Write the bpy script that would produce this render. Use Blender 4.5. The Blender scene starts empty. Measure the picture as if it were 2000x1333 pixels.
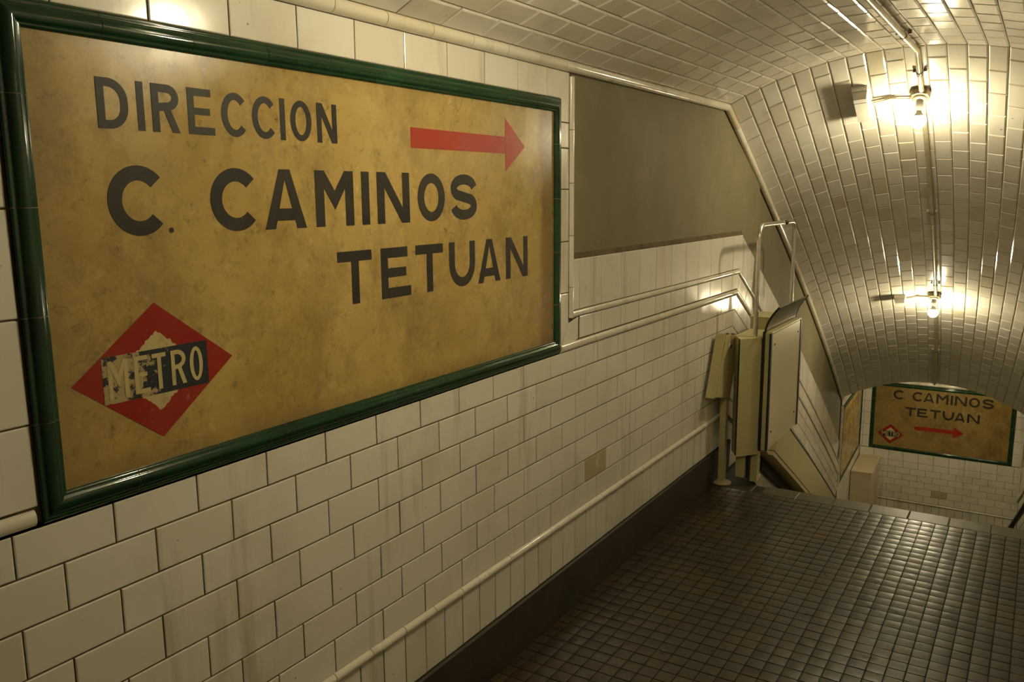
import bpy, math, random
from mathutils import Matrix, Vector

random.seed(7)
SC = bpy.context.scene
COL = SC.collection

# ------------------------------------------------------------------ camera, world, exposure
FPX = 1662.93
YAW, PITCH, ROLL = -0.55712987, -0.17044768, -0.00763785
CAM = Vector((1.575, 0.0, 1.7119))
cy_, sy_, cp_, sp_ = math.cos(YAW), math.sin(YAW), math.cos(PITCH), math.sin(PITCH)
FWD = Vector((sy_ * cp_, cy_ * cp_, sp_))
r0 = Vector((cy_, -sy_, 0.0))
u0 = r0.cross(FWD)
RGT = math.cos(ROLL) * r0 + math.sin(ROLL) * u0
UPV = -math.sin(ROLL) * r0 + math.cos(ROLL) * u0
cam_data = bpy.data.cameras.new('camera')
cam_data.sensor_width = 36.0
cam_data.lens = FPX * 36.0 / 2000.0
cam_data.clip_start = 0.02
cam = bpy.data.objects.new('camera', cam_data)
COL.objects.link(cam)
cam.matrix_world = Matrix((
    (RGT.x, UPV.x, -FWD.x, CAM.x),
    (RGT.y, UPV.y, -FWD.y, CAM.y),
    (RGT.z, UPV.z, -FWD.z, CAM.z),
    (0, 0, 0, 1)))
SC.camera = cam
world = bpy.data.worlds.new('world')
SC.world = world
world.use_nodes = True
world.node_tree.nodes['Background'].inputs[0].default_value = (0.01, 0.008, 0.005, 1)
world.node_tree.nodes['Background'].inputs[1].default_value = 0.1
SC.view_settings.view_transform = 'Standard'
SC.view_settings.look = 'None'
SC.view_settings.gamma = 1.0
SC.view_settings.use_curve_mapping = False
SC.view_settings.exposure = 0.0
BULB_STRENGTH = 420.0
BULB_COLOR = (1.0, 0.87, 0.56)
SC.cycles.max_bounces = 6
SC.cycles.diffuse_bounces = 4
SC.cycles.glossy_bounces = 3
SC.cycles.transmission_bounces = 2
SC.cycles.caustics_reflective = False
SC.cycles.caustics_refractive = False
SC.cycles.use_light_tree = False
SC.cycles.adaptive_threshold = 0.02


def project(p):
    v = Vector(p) - CAM
    d = v.dot(FWD)
    if d < 0.05:
        return None
    return (1000 + FPX * v.dot(RGT) / d, 666.5 - FPX * v.dot(UPV) / d, d)


def pixel_ray(px, py):
    return ((px - 1000) / FPX) * RGT + (-(py - 666.5) / FPX) * UPV + FWD


# ------------------------------------------------------------------ node materials
def material(name):
    m = bpy.data.materials.new(name)
    m.use_nodes = True
    nt = m.node_tree
    return m, nt, nt.nodes['Principled BSDF']


class N:
    """small node-building helper"""
    def __init__(s, nt):
        s.nt = nt

    def new(s, t, **kw):
        n = s.nt.nodes.new(t)
        for k, v in kw.items():
            setattr(n, k, v)
        return n

    def link(s, a, b):
        s.nt.links.new(a, b)

    def pos(s):
        if not hasattr(s, '_pos'):
            s._pos = s.new('ShaderNodeNewGeometry')
        return s._pos.outputs['Position']

    def mapped(s, scale):
        m = s.new('ShaderNodeMapping')
        s.link(s.pos(), m.inputs['Vector'])
        m.inputs['Scale'].default_value = scale
        return m.outputs[0]

    def noise(s, scale, detail=4, rough=0.6, vec=None, dist=0.0):
        n = s.new('ShaderNodeTexNoise')
        n.inputs['Scale'].default_value = scale
        n.inputs['Detail'].default_value = detail
        n.inputs['Roughness'].default_value = rough
        n.inputs['Distortion'].default_value = dist
        s.link(vec if vec is not None else s.pos(), n.inputs['Vector'])
        return n.outputs['Fac']

    def ramp(s, fac, stops):
        r = s.new('ShaderNodeValToRGB')
        el = r.color_ramp.elements
        while len(el) < len(stops):
            el.new(0.5)
        for e, (p, c) in zip(el, stops):
            e.position = p
            e.color = (c, c, c, 1) if isinstance(c, (int, float)) else (*c, 1)
        s.link(fac, r.inputs[0])
        return r.outputs[0]

    def mix(s, fac, a, b, mode='MIX'):
        m = s.new('ShaderNodeMix', data_type='RGBA', blend_type=mode)
        for i, v in ((0, fac), (6, a), (7, b)):
            if isinstance(v, (int, float)):
                m.inputs[i].default_value = v
            elif isinstance(v, tuple):
                m.inputs[i].default_value = (*v, 1)
            else:
                s.link(v, m.inputs[i])
        return m.outputs[2]

    def math(s, op, a, b=0.0):
        m = s.new('ShaderNodeMath', operation=op)
        for i, v in ((0, a), (1, b)):
            if isinstance(v, (int, float)):
                m.inputs[i].default_value = v
            else:
                s.link(v, m.inputs[i])
        return m.outputs[0]

    def bump(s, h, strength, dist, bsdf):
        b = s.new('ShaderNodeBump')
        b.inputs['Strength'].default_value = strength
        b.inputs['Distance'].default_value = dist
        s.link(h, b.inputs['Height'])
        s.link(b.outputs[0], bsdf.inputs['Normal'])

    def piece_random(s):
        o = s.new('ShaderNodeObjectInfo')
        g = s.new('ShaderNodeNewGeometry')
        return s.math('FRACT', s.math('ADD', o.outputs['Random'], s.math('MULTIPLY', g.outputs['Random Per Island'], 7.31)))


def mat_glaze(name, light, dark, old, rough, wave=0.12, grime=(0.30, 0.22, 0.09), drips=0.55):
    m, nt, b = material(name)
    n = N(nt)
    r = n.piece_random()
    c = n.mix(r, light, dark)
    c = n.mix(n.ramp(r, [(0.0, 0), (0.97, 0), (0.972, 1), (1.0, 1)]), c, old)
    cloud = n.ramp(n.noise(3.2, 5, 0.65), [(0.50, 0), (0.78, 1)])
    c = n.mix(n.math('MULTIPLY', cloud, 0.30), c, grime)
    streak = n.ramp(n.noise(1.0, 5, 0.6, n.mapped((9.0, 9.0, 0.9))), [(0.57, 0), (0.75, 1)])
    c = n.mix(n.math('MULTIPLY', streak, drips), c, grime)
    spot = n.ramp(n.noise(38.0, 3, 0.5), [(0.735, 0), (0.77, 1)])
    c = n.mix(n.math('MULTIPLY', spot, 0.75), c, (0.05, 0.035, 0.015))
    n.link(c, b.inputs['Base Color'])
    rr = n.ramp(n.noise(6.0, 3), [(0.3, rough * 0.75), (0.8, rough * 1.7)])
    n.link(rr, b.inputs['Roughness'])
    b.inputs['IOR'].default_value = 1.52
    n.bump(n.noise(11.0, 2, 0.5), wave, 0.004, b)
    return m


def mat_simple(name, col, rough=0.5, metal=0.0, var=0.15, scale=8.0, bump=0.0, dirt=None):
    m, nt, b = material(name)
    n = N(nt)
    f = n.noise(scale, 5, 0.65)
    lo = tuple(v * (1 - var) for v in col)
    hi = tuple(min(1, v * (1 + var)) for v in col)
    c = n.mix(n.ramp(f, [(0.3, 0), (0.7, 1)]), lo, hi)
    if dirt:
        c = n.mix(n.math('MULTIPLY', n.ramp(n.noise(scale * 0.45, 6, 0.7), [(0.52, 0), (0.72, 1)]), 0.6), c, dirt)
    n.link(c, b.inputs['Base Color'])
    b.inputs['Roughness'].default_value = rough
    b.inputs['Metallic'].default_value = metal
    if bump:
        n.bump(n.noise(scale * 6, 4), bump, 0.003, b)
    return m


M_TILE = mat_glaze('white_glazed_tile', (0.80, 0.765, 0.67), (0.75, 0.705, 0.60), (0.72, 0.665, 0.54), 0.13)
M_VAULT = mat_glaze('vault_glazed_tile', (0.78, 0.745, 0.655), (0.68, 0.63, 0.53), (0.66, 0.60, 0.46), 0.12, 0.12, drips=0.2)
M_OLD = mat_glaze('yellowed_tile', (0.52, 0.45, 0.28), (0.48, 0.41, 0.24), (0.5, 0.4, 0.2), 0.2)
M_TRIM = mat_glaze('white_trim_tile', (0.80, 0.76, 0.65), (0.70, 0.64, 0.50), (0.66, 0.58, 0.42), 0.13, 0.03)
M_GROUT = mat_simple('brown_grout', (0.105, 0.078, 0.035), 0.9, 0, 0.4, 14, 0.4)
M_VGROUT = mat_simple('vault_grout', (0.24, 0.185, 0.09), 0.9, 0, 0.5, 14, 0.4)
M_PLASTER = mat_simple('grey_plaster', (0.205, 0.175, 0.094), 0.8, 0, 0.16, 2.2, 0.25, (0.14, 0.112, 0.048))
M_BASE = mat_simple('dark_skirting', (0.029, 0.023, 0.013), 0.6, 0, 0.45, 5, 0.4, (0.055, 0.042, 0.02))
M_GREEN = mat_simple('green_glaze', (0.008, 0.040, 0.015), 0.09, 0, 0.4, 5, 0.05)
M_CREAM = mat_simple('cream_paint', (0.53, 0.465, 0.235), 0.38, 0, 0.06, 4, 0.0, (0.42, 0.37, 0.19))
M_CREAM2 = mat_simple('cream_enamel', (0.72, 0.65, 0.44), 0.28, 0.25, 0.05, 3)
M_STEEL = mat_simple('brushed_steel', (0.80, 0.77, 0.68), 0.30, 1.0, 0.08, 6)
M_BLACK = mat_simple('black_rubber', (0.012, 0.011, 0.010), 0.5, 0, 0.3, 8)
M_FLAP = mat_simple('dark_aluminium', (0.22, 0.20, 0.15), 0.42, 0.6, 0.1, 6)
M_PIPE = mat_simple('painted_conduit', (0.55, 0.49, 0.32), 0.30, 0.35, 0.2, 12, 0.0, (0.28, 0.20, 0.09))
M_IRON = mat_simple('old_iron', (0.16, 0.125, 0.07), 0.45, 0.5, 0.5, 25, 0.3)
M_PORC = mat_simple('porcelain_socket', (0.50, 0.47, 0.40), 0.3, 0, 0.1, 10)
M_RAILD = mat_simple('dark_handrail', (0.018, 0.015, 0.012), 0.35, 0, 0.3, 8)
M_STONE = mat_simple('nosing_stone', (0.070, 0.056, 0.031), 0.42, 0, 0.3, 7, 0.25, (0.085, 0.062, 0.03))
M_LID = mat_simple('box_render', (0.62, 0.53, 0.34), 0.5, 0, 0.08, 4)


def mat_floor():
    m, nt, b = material('brown_floor_tile')
    n = N(nt)
    r = n.piece_random()
    c = n.mix(r, (0.037, 0.027, 0.0155), (0.023, 0.017, 0.0100))
    rust = n.ramp(n.noise(3.3, 6, 0.72), [(0.50, 0), (0.64, 1)])
    c = n.mix(n.math('MULTIPLY', rust, 0.75), c, (0.064, 0.034, 0.007))
    pale = n.ramp(n.noise(70.0, 3, 0.6), [(0.64, 0), (0.76, 1)])
    c = n.mix(n.math('MULTIPLY', pale, 0.35), c, (0.085, 0.066, 0.04))
    n.link(c, b.inputs['Base Color'])
    rr = n.ramp(n.noise(9.0, 4, 0.7), [(0.3, 0.26), (0.75, 0.44)])
    n.link(rr, b.inputs['Roughness'])
    n.bump(n.noise(75.0, 4, 0.65), 0.2, 0.002, b)
    return m


M_FLOOR = mat_floor()
M_FGROUT = mat_simple('floor_grout', (0.014, 0.010, 0.006), 0.85, 0, 0.4, 20, 0.3)


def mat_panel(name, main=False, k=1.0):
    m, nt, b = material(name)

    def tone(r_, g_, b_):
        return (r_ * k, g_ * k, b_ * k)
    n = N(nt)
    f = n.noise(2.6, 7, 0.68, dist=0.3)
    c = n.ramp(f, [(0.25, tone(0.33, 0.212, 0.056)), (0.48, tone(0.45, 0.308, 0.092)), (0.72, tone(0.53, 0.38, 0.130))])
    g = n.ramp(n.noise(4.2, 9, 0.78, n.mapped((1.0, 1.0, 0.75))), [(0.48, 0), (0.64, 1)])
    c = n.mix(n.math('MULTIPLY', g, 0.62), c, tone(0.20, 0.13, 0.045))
    g2 = n.ramp(n.noise(26.0, 8, 0.8), [(0.55, 0), (0.68, 1)])
    c = n.mix(n.math('MULTIPLY', g2, 0.75), c, (0.12, 0.08, 0.03))
    crack = n.new('ShaderNodeTexVoronoi', feature='DISTANCE_TO_EDGE')
    crack.inputs['Scale'].default_value = 2.3
    wob = n.new('ShaderNodeVectorMath', operation='ADD')
    nz = n.new('ShaderNodeTexNoise')
    nz.inputs['Scale'].default_value = 7.0
    nz.inputs['Detail'].default_value = 6.0
    n.link(n.pos(), nz.inputs['Vector'])
    sc_ = n.new('ShaderNodeVectorMath', operation='SCALE')
    sc_.inputs['Scale'].default_value = 0.35
    n.link(nz.outputs['Color'], sc_.inputs[0])
    n.link(n.pos(), wob.inputs[0])
    n.link(sc_.outputs[0], wob.inputs[1])
    n.link(wob.outputs[0], crack.inputs['Vector'])
    cl = n.ramp(crack.outputs['Distance'], [(0.0, 1), (0.006, 0)])
    cl = n.math('MULTIPLY', cl, n.ramp(n.noise(2.0, 2), [(0.52, 0), (0.6, 1)]))
    c = n.mix(n.math('MULTIPLY', cl, 0.6), c, (0.10, 0.07, 0.03))
    if main:
        # old varnish worn off in a strip along one end, pale scuff beside it, soot gathered along the frame
        sep = n.new('ShaderNodeSeparateXYZ')
        n.link(n.pos(), sep.inputs[0])
        yw = n.math('ADD', sep.outputs['Y'], n.math('MULTIPLY', n.math('SUBTRACT', n.noise(6.0, 5, 0.7, n.mapped((1, 1, 0.5))), 0.5), 0.10))
        mr = n.new('ShaderNodeMapRange')
        n.link(yw, mr.inputs['Value'])
        mr.inputs['From Min'].default_value = 2.715
        mr.inputs['From Max'].default_value = 2.745
        c = n.mix(n.math('MULTIPLY', mr.outputs[0], 0.75), c, (0.20, 0.125, 0.035))
        mr2 = n.new('ShaderNodeMapRange')
        n.link(yw, mr2.inputs['Value'])
        mr2.inputs['From Min'].default_value = 0.98
        mr2.inputs['From Max'].default_value = 0.86
        c = n.mix(n.math('MULTIPLY', mr2.outputs[0], 0.45), c, (0.20, 0.14, 0.05))
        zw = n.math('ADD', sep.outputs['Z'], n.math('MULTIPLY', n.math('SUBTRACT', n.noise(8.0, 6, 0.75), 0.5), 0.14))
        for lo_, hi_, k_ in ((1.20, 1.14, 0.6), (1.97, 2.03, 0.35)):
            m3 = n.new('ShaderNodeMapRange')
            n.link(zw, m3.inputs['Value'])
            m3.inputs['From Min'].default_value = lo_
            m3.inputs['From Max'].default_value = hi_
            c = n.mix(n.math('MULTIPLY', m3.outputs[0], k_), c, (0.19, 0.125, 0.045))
        sc1 = n.new('ShaderNodeMapRange')
        n.link(n.math('ABSOLUTE', n.math('SUBTRACT', yw, 2.67)), sc1.inputs['Value'])
        sc1.inputs['From Min'].default_value = 0.05
        sc1.inputs['From Max'].default_value = 0.035
        sc2 = n.new('ShaderNodeMapRange')
        n.link(zw, sc2.inputs['Value'])
        sc2.inputs['From Min'].default_value = 1.80
        sc2.inputs['From Max'].default_value = 1.86
        c = n.mix(n.math('MULTIPLY', n.math('MULTIPLY', sc1.outputs[0], sc2.outputs[0]), 0.45), c, (0.58, 0.48, 0.30))
    n.link(c, b.inputs['Base Color'])
    n.link(n.ramp(n.noise(5.0, 5), [(0.3, 0.17), (0.75, 0.36)]), b.inputs['Roughness'])
    n.bump(n.noise(9.0, 6, 0.65), 0.09, 0.006, b)
    return m


M_PANEL = mat_panel('aged_sign_panel', k=1.0)
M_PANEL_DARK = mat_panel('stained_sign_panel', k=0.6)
M_PANEL_MAIN = mat_panel('aged_sign_panel_large', True)


def mat_paint(name, col, under=(0.44, 0.31, 0.13), wear=(0.66, 0.74), rough=0.38, scale=30.0, soft=0.12):
    m, nt, b = material(name)
    n = N(nt)
    w = n.ramp(n.noise(scale, 8, 0.75), [(wear[0], 0), (wear[1], 1)])
    v = n.ramp(n.noise(6.0, 5, 0.7), [(0.35, 0), (0.75, 1)])
    c = n.mix(n.math('MULTIPLY', v, soft), col, under)
    c = n.mix(w, c, under)
    n.link(c, b.inputs['Base Color'])
    b.inputs['Roughness'].default_value = rough
    b.inputs['Specular IOR Level'].default_value = 0.3
    return m


M_INK = mat_paint('black_lettering', (0.016, 0.014, 0.011), soft=0.06, rough=0.5)
M_INKOLD = mat_paint('faded_lettering', (0.11, 0.07, 0.035), wear=(0.47, 0.6), soft=0.3)
M_RED = mat_paint('red_paint', (0.27, 0.012, 0.006), (0.46, 0.27, 0.13), wear=(0.62, 0.70), scale=16.0, soft=0.10)
M_ARROW = mat_paint('red_arrow_paint', (0.36, 0.020, 0.008), (0.52, 0.33, 0.19), wear=(0.72, 0.82), scale=14.0, soft=0.16)
M_BUFF = mat_paint('cream_emblem_paint', (0.52, 0.42, 0.20), (0.36, 0.27, 0.12), wear=(0.55, 0.68), scale=12.0)


def mat_navy(name, lo, hi):
    """dark blue band paint, chipped away on the older half (lo..hi along the world axis of the band)"""
    m, nt, b = material(name)
    n = N(nt)
    sep = n.new('ShaderNodeSeparateXYZ')
    n.link(n.pos(), sep.inputs[0])
    mr = n.new('ShaderNodeMapRange')
    n.link(sep.outputs['Y'], mr.inputs['Value'])
    mr.inputs['From Min'].default_value = lo
    mr.inputs['From Max'].default_value = hi
    mr.inputs['To Min'].default_value = 0.17
    mr.inputs['To Max'].default_value = -0.10
    w = n.math('ADD', n.noise(34.0, 9, 0.72), mr.outputs[0])
    c = n.mix(n.ramp(w, [(0.60, 0), (0.63, 1)]), (0.014, 0.018, 0.026), (0.40, 0.31, 0.14))
    n.link(c, b.inputs['Base Color'])
    b.inputs['Roughness'].default_value = 0.4
    return m


M_NAVY = mat_navy('chipped_navy_band', 1.03, 1.19)
M_NAVY2 = mat_simple('navy_band', (0.014, 0.018, 0.026), 0.4, 0, 0.2, 10)


def mat_bulb(strength):
    m, nt, b = material('lit_bulb_glass')
    b.inputs['Base Color'].default_value = (0.9, 0.88, 0.8, 1)
    b.inputs['Emission Color'].default_value = (*BULB_COLOR, 1)
    b.inputs['Emission Strength'].default_value = strength
    return m


M_BULB = mat_bulb(BULB_STRENGTH)
M_BULB_DIM = mat_bulb(BULB_STRENGTH * 0.62)


def mat_diffuser():
    m, nt, b = material('frosted_diffuser')
    n = N(nt)
    c = n.mix(n.noise(20.0, 3), (0.62, 0.60, 0.52), (0.72, 0.70, 0.62))
    n.link(c, b.inputs['Base Color'])
    b.inputs['Roughness'].default_value = 0.25
    b.inputs['Transmission Weight'].default_value = 0.25
    return m


M_DIFF = mat_diffuser()


# ------------------------------------------------------------------ mesh and object helpers
def mesh_from(name, verts, faces, mats, smooth=False, fm=None):
    me = bpy.data.meshes.new(name)
    me.from_pydata([tuple(v) for v in verts], [], faces)
    for m in (mats if isinstance(mats, (list, tuple)) else [mats]):
        me.materials.append(m)
    if fm:
        for p, i in zip(me.polygons, fm):
            p.material_index = i
    if smooth:
        for p in me.polygons:
            p.use_smooth = True
    me.update()
    return me


def link(name, me, parent=None, matrix=None):
    o = bpy.data.objects.new(name, me)
    COL.objects.link(o)
    if parent is not None:
        o.parent = parent
        base = parent.get('_base')
        if base is not None:
            off = Matrix.Translation(-Vector(base))
            o.matrix_basis = off @ (matrix if matrix is not None else Matrix.Identity(4))
            return o
    if matrix is not None:
        o.matrix_basis = matrix
    return o


def props(o, label=None, cat=None, group=None, kind=None):
    if label:
        o['label'] = label
    if cat:
        o['category'] = cat
    if group:
        o['group'] = group
    if kind:
        o['kind'] = kind
    return o


BASES = []


def thing(name, base, label, cat, group=None):
    o = bpy.data.objects.new(name, None)
    o.empty_display_size = 0.1
    COL.objects.link(o)
    o.location = base
    o['_base'] = tuple(base)
    BASES.append(o)
    return props(o, label, cat, group)


def struct(name, me, label, cat):
    return props(link(name, me), label, cat, kind='structure')


class MB:
    """collects pieces into one mesh"""
    def __init__(s):
        s.v, s.f, s.m = [], [], []

    def add(s, verts, faces, mi=0):
        b = len(s.v)
        s.v += [Vector(v) for v in verts]
        s.f += [tuple(i + b for i in f) for f in faces]
        s.m += [mi] * len(faces)
        return s

    def box(s, x0, x1, y0, y1, z0, z1, mi=0):
        v = [(x, y, z) for x in (x0, x1) for y in (y0, y1) for z in (z0, z1)]
        return s.add(v, [(0, 1, 3, 2), (4, 6, 7, 5), (0, 4, 5, 1), (2, 3, 7, 6), (0, 2, 6, 4), (1, 5, 7, 3)], mi)

    def prism(s, poly, axis_vec, mi=0):
        """poly: planar list of 3D points; extruded by axis_vec"""
        n = len(poly)
        a = Vector(axis_vec)
        v = [Vector(p) for p in poly] + [Vector(p) + a for p in poly]
        f = [tuple(range(n))[::-1], tuple(range(n, 2 * n))]
        f += [(i, (i + 1) % n, n + (i + 1) % n, n + i) for i in range(n)]
        return s.add(v, f, mi)

    def tube(s, pts, r, seg=10, mi=0, caps=True):
        pts = [Vector(p) for p in pts]
        rings = []
        n = len(pts)
        prev = None
        for i, p in enumerate(pts):
            t = (pts[min(i + 1, n - 1)] - pts[max(i - 1, 0)]).normalized()
            a = prev if prev is not None else (Vector((0, 0, 1)) if abs(t.z) < 0.9 else Vector((1, 0, 0)))
            u = (a - t * a.dot(t)).normalized()
            prev = u
            w = t.cross(u)
            rings.append([p + r * (math.cos(k * 2 * math.pi / seg) * u + math.sin(k * 2 * math.pi / seg) * w) for k in range(seg)])
        v = [q for R in rings for q in R]
        f = []
        for i in range(n - 1):
            for k in range(seg):
                f.append((i * seg + k, i * seg + (k + 1) % seg, (i + 1) * seg + (k + 1) % seg, (i + 1) * seg + k))
        if caps:
            f.append(tuple(range(seg))[::-1])
            f.append(tuple((n - 1) * seg + k for k in range(seg)))
        return s.add(v, f, mi)

    def lathe(s, profile, origin, axis=(0, 0, 1), seg=16, mi=0):
        """profile: (radius, height along axis)"""
        ax = Vector(axis).normalized()
        a = Vector((1, 0, 0)) if abs(ax.x) < 0.9 else Vector((0, 1, 0))
        u = (a - ax * a.dot(ax)).normalized()
        w = ax.cross(u)
        o = Vector(origin)
        v, f = [], []
        for (r, h) in profile:
            for k in range(seg):
                t = k * 2 * math.pi / seg
                v.append(o + ax * h + r * (math.cos(t) * u + math.sin(t) * w))
        for i in range(len(profile) - 1):
            for k in range(seg):
                f.append((i * seg + k, i * seg + (k + 1) % seg, (i + 1) * seg + (k + 1) % seg, (i + 1) * seg + k))
        f.append(tuple(range(seg))[::-1])
        f.append(tuple((len(profile) - 1) * seg + k for k in range(seg)))
        return s.add(v, f, mi)

    def mesh(s, name, mats, smooth=False):
        v, f = list(s.v), list(s.f)
        if smooth:                      # end caps get corners of their own so that they stay crisp
            for i, face in enumerate(f):
                if len(face) > 4:
                    b = len(v)
                    v += [v[k] for k in face]
                    f[i] = tuple(range(b, b + len(face)))
        return mesh_from(name, v, f, mats, smooth, s.m)

    def build(s, name, mats, parent=None, smooth=False):
        return link(name, s.mesh(name, mats, smooth), parent)


def fillet(pts, r, n=5):
    """round the inner corners of a polyline"""
    pts = [Vector(p) for p in pts]
    out = [pts[0]]
    for i in range(1, len(pts) - 1):
        a, b, c = pts[i - 1], pts[i], pts[i + 1]
        d1, d2 = (a - b).normalized(), (c - b).normalized()
        p, q = b + d1 * r, b + d2 * r
        for k in range(n + 1):
            t = k / n
            out.append((1 - t) ** 2 * p + 2 * t * (1 - t) * b + t * t * q)
    out.append(pts[-1])
    return out


def tile_geo(quad, inset=0.004, drop=0.0025, depth=0.010, pillow=False):
    """a tile from a planar quad given as 2D corners (counter-clockwise seen from the front);
    local frame: x, y in the plane, z towards the viewer; face at z = 0"""
    c = [Vector((p[0], p[1], 0)) for p in quad]
    n = 4
    inner = []
    for i in range(n):
        p, a, b = c[i], c[i - 1], c[(i + 1) % n]
        e1, e2 = (p - a).normalized(), (b - p).normalized()
        n1, n2 = Vector((-e1.y, e1.x, 0)), Vector((-e2.y, e2.x, 0))
        k = (n1 + n2)
        k = k / max(0.3, 1 + n1.dot(n2))
        inner.append(p + k * inset)
    v = inner + [p + Vector((0, 0, -drop)) for p in c] + [p + Vector((0, 0, -depth)) for p in c]
    f = [(0, 1, 2, 3)]
    if pillow:                          # worn, softly domed top; the sides get corners of their own
        v += [p + Vector((0, 0, -drop)) for p in c]
        for i in range(n):
            j = (i + 1) % n
            f.append((4 + i, 4 + j, j, i))
            f.append((8 + i, 8 + j, 12 + j, 12 + i))
        return v, f
    for i in range(n):
        j = (i + 1) % n
        f.append((4 + i, 4 + j, j, i))
        f.append((8 + i, 8 + j, 4 + j, 4 + i))
    return v, f


def rect(w, h):
    return [(-w / 2, -h / 2), (w / 2, -h / 2), (w / 2, h / 2), (-w / 2, h / 2)]


def frame_matrix(o, ex, ey, ez):
    return Matrix(((ex[0], ey[0], ez[0], o[0]), (ex[1], ey[1], ez[1], o[1]), (ex[2], ey[2], ez[2], o[2]), (0, 0, 0, 1)))


_tile_cache = {}


class TileField:
    """tiles of one piece of the setting: those that show largest become objects, the rest one joined part"""
    def __init__(s, owner, mat, name='tile', limit=290, inset=0.004, drop=0.0025, depth=0.010, jitter=0.25, pillow=False):
        s.pillow = pillow
        s.owner, s.mat, s.name, s.limit = owner, mat, name, limit
        s.inset, s.drop, s.depth, s.jit = inset, drop, depth, jitter
        s.items = []

    def add(s, quad, M, mat=None):
        """quad: 2D corners in the local frame of M"""
        cx = sum(p[0] for p in quad) / 4
        cyy = sum(p[1] for p in quad) / 4
        q = [(p[0] - cx, p[1] - cyy) for p in quad]
        M2 = M @ Matrix.Translation((cx, cyy, 0))
        if s.jit:
            M2 = M2 @ Matrix.Rotation(math.radians(random.gauss(0, s.jit)), 4, 'X') @ Matrix.Rotation(math.radians(random.gauss(0, s.jit)), 4, 'Y')
        s.items.append((q, M2, mat or s.mat))

    def finish(s):
        scored = []
        for i, (q, M, mt_) in enumerate(s.items):
            pts = [project(M @ Vector((p[0], p[1], 0))) for p in q]
            c = project(M.translation)
            sc = 0.0
            if c and all(pts) and -60 < c[0] < 2060 and -60 < c[1] < 1393:
                a = 0
                for k in range(4):
                    a += pts[k][0] * pts[(k + 1) % 4][1] - pts[(k + 1) % 4][0] * pts[k][1]
                sc = abs(a)
            scored.append((sc, i))
        scored.sort(reverse=True)
        pick = {i for sc, i in scored[:s.limit] if sc > 0}
        rest = MB()
        for i, (q, M, mt_) in enumerate(s.items):
            if i in pick:
                key = (mt_.name, s.inset, s.drop, s.depth) + tuple(round(v, 4) for p in q for v in p)
                me = _tile_cache.get(key)
                if me is None:
                    v, f = tile_geo(q, s.inset, s.drop, s.depth, s.pillow)
                    me = _tile_cache[key] = mesh_from(s.name, v, f, mt_, s.pillow)
                link(s.name, me, s.owner, M)
            else:
                v, f = tile_geo(q, s.inset, s.drop, s.depth, s.pillow)
                rest.add([M @ Vector(p) for p in v], f)
        if rest.f:
            props(rest.build(s.name + '_field', s.mat, s.owner, s.pillow), kind='stuff')


# ------------------------------------------------------------------ the shape of the place
W = 1.89                       # corridor width
YE = 4.87                      # top edge of the stairs
ALPHA = math.atan(0.525)       # slope of the stairs
SA, CA, TA2 = math.sin(ALPHA), math.cos(ALPHA), math.tan(ALPHA / 2)
YB = 4.83                      # bend of the vault
YL = 10.33                     # foot of the stairs
ZL = -2.867                    # lower floor
YEND = 12.3                    # end wall
XC, RV = 0.945, 2.0            # vault axis and radius
ZC = 2.428 - RV


def xo(y):
    """the stair passage bends gently to one side on its way down"""
    t = max(0.0, y - YB)
    k = min(t, 5.47)
    v = -(0.0143 * k + 0.0082 * k * k - 0.00025 * k ** 3)
    return v - 0.047 * (t - k)


def dxo(y):
    return (xo(y + 0.02) - xo(y - 0.02)) / 0.04


def drop(y):
    return 0.0 if y < YB else 0.525 * (min(y, YL - 0.04) - YB)


def vault(u, y, lift=0.0):
    """point on the vault intrados: u across (0..W), y along; lift towards the inside"""
    th = math.asin(max(-0.999, min(0.999, (u - XC) / RV)))
    r = RV - lift
    return Vector((xo(y) + XC + r * math.sin(th), y, ZC + r * math.cos(th) - drop(y)))


def y_foot(u):
    """where the sloping vault stops: its lip is cut back towards the crown"""
    th = math.asin(max(-0.999, min(0.999, (u - XC) / RV)))
    return YL - 0.055 - 0.62 * max(0.0, RV * math.cos(th) + ZC - 2.186)


# rows of the vault across its arc
th_edge = math.asin((XC - 0.018) / RV)
th_key = 0.0265
ROWS = [-th_edge + (th_edge - th_key) * i / 10 for i in range(11)] + [th_key + (th_edge - th_key) * i / 10 for i in range(11)]
ROW_U = [XC + RV * math.sin(t) for t in ROWS]


def vault_shell(y0, y1, n, lift, mat, name, foot=False):
    mb = MB()
    ys = [y0 + (y1 - y0) * i / n for i in range(n + 1)]
    us = [0.0] + ROW_U + [W, W + 0.07]
    for i, y in enumerate(ys):
        for u in us:
            mb.v.append(vault(u, min(y, y_foot(u)) if foot else y, -lift))
    m = len(us)
    for i in range(n):
        for j in range(m - 1):
            mb.f.append((i * m + j, i * m + j + 1, (i + 1) * m + j + 1, (i + 1) * m + j))
            mb.m.append(0)
    return mb.mesh(name, mat)


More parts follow.
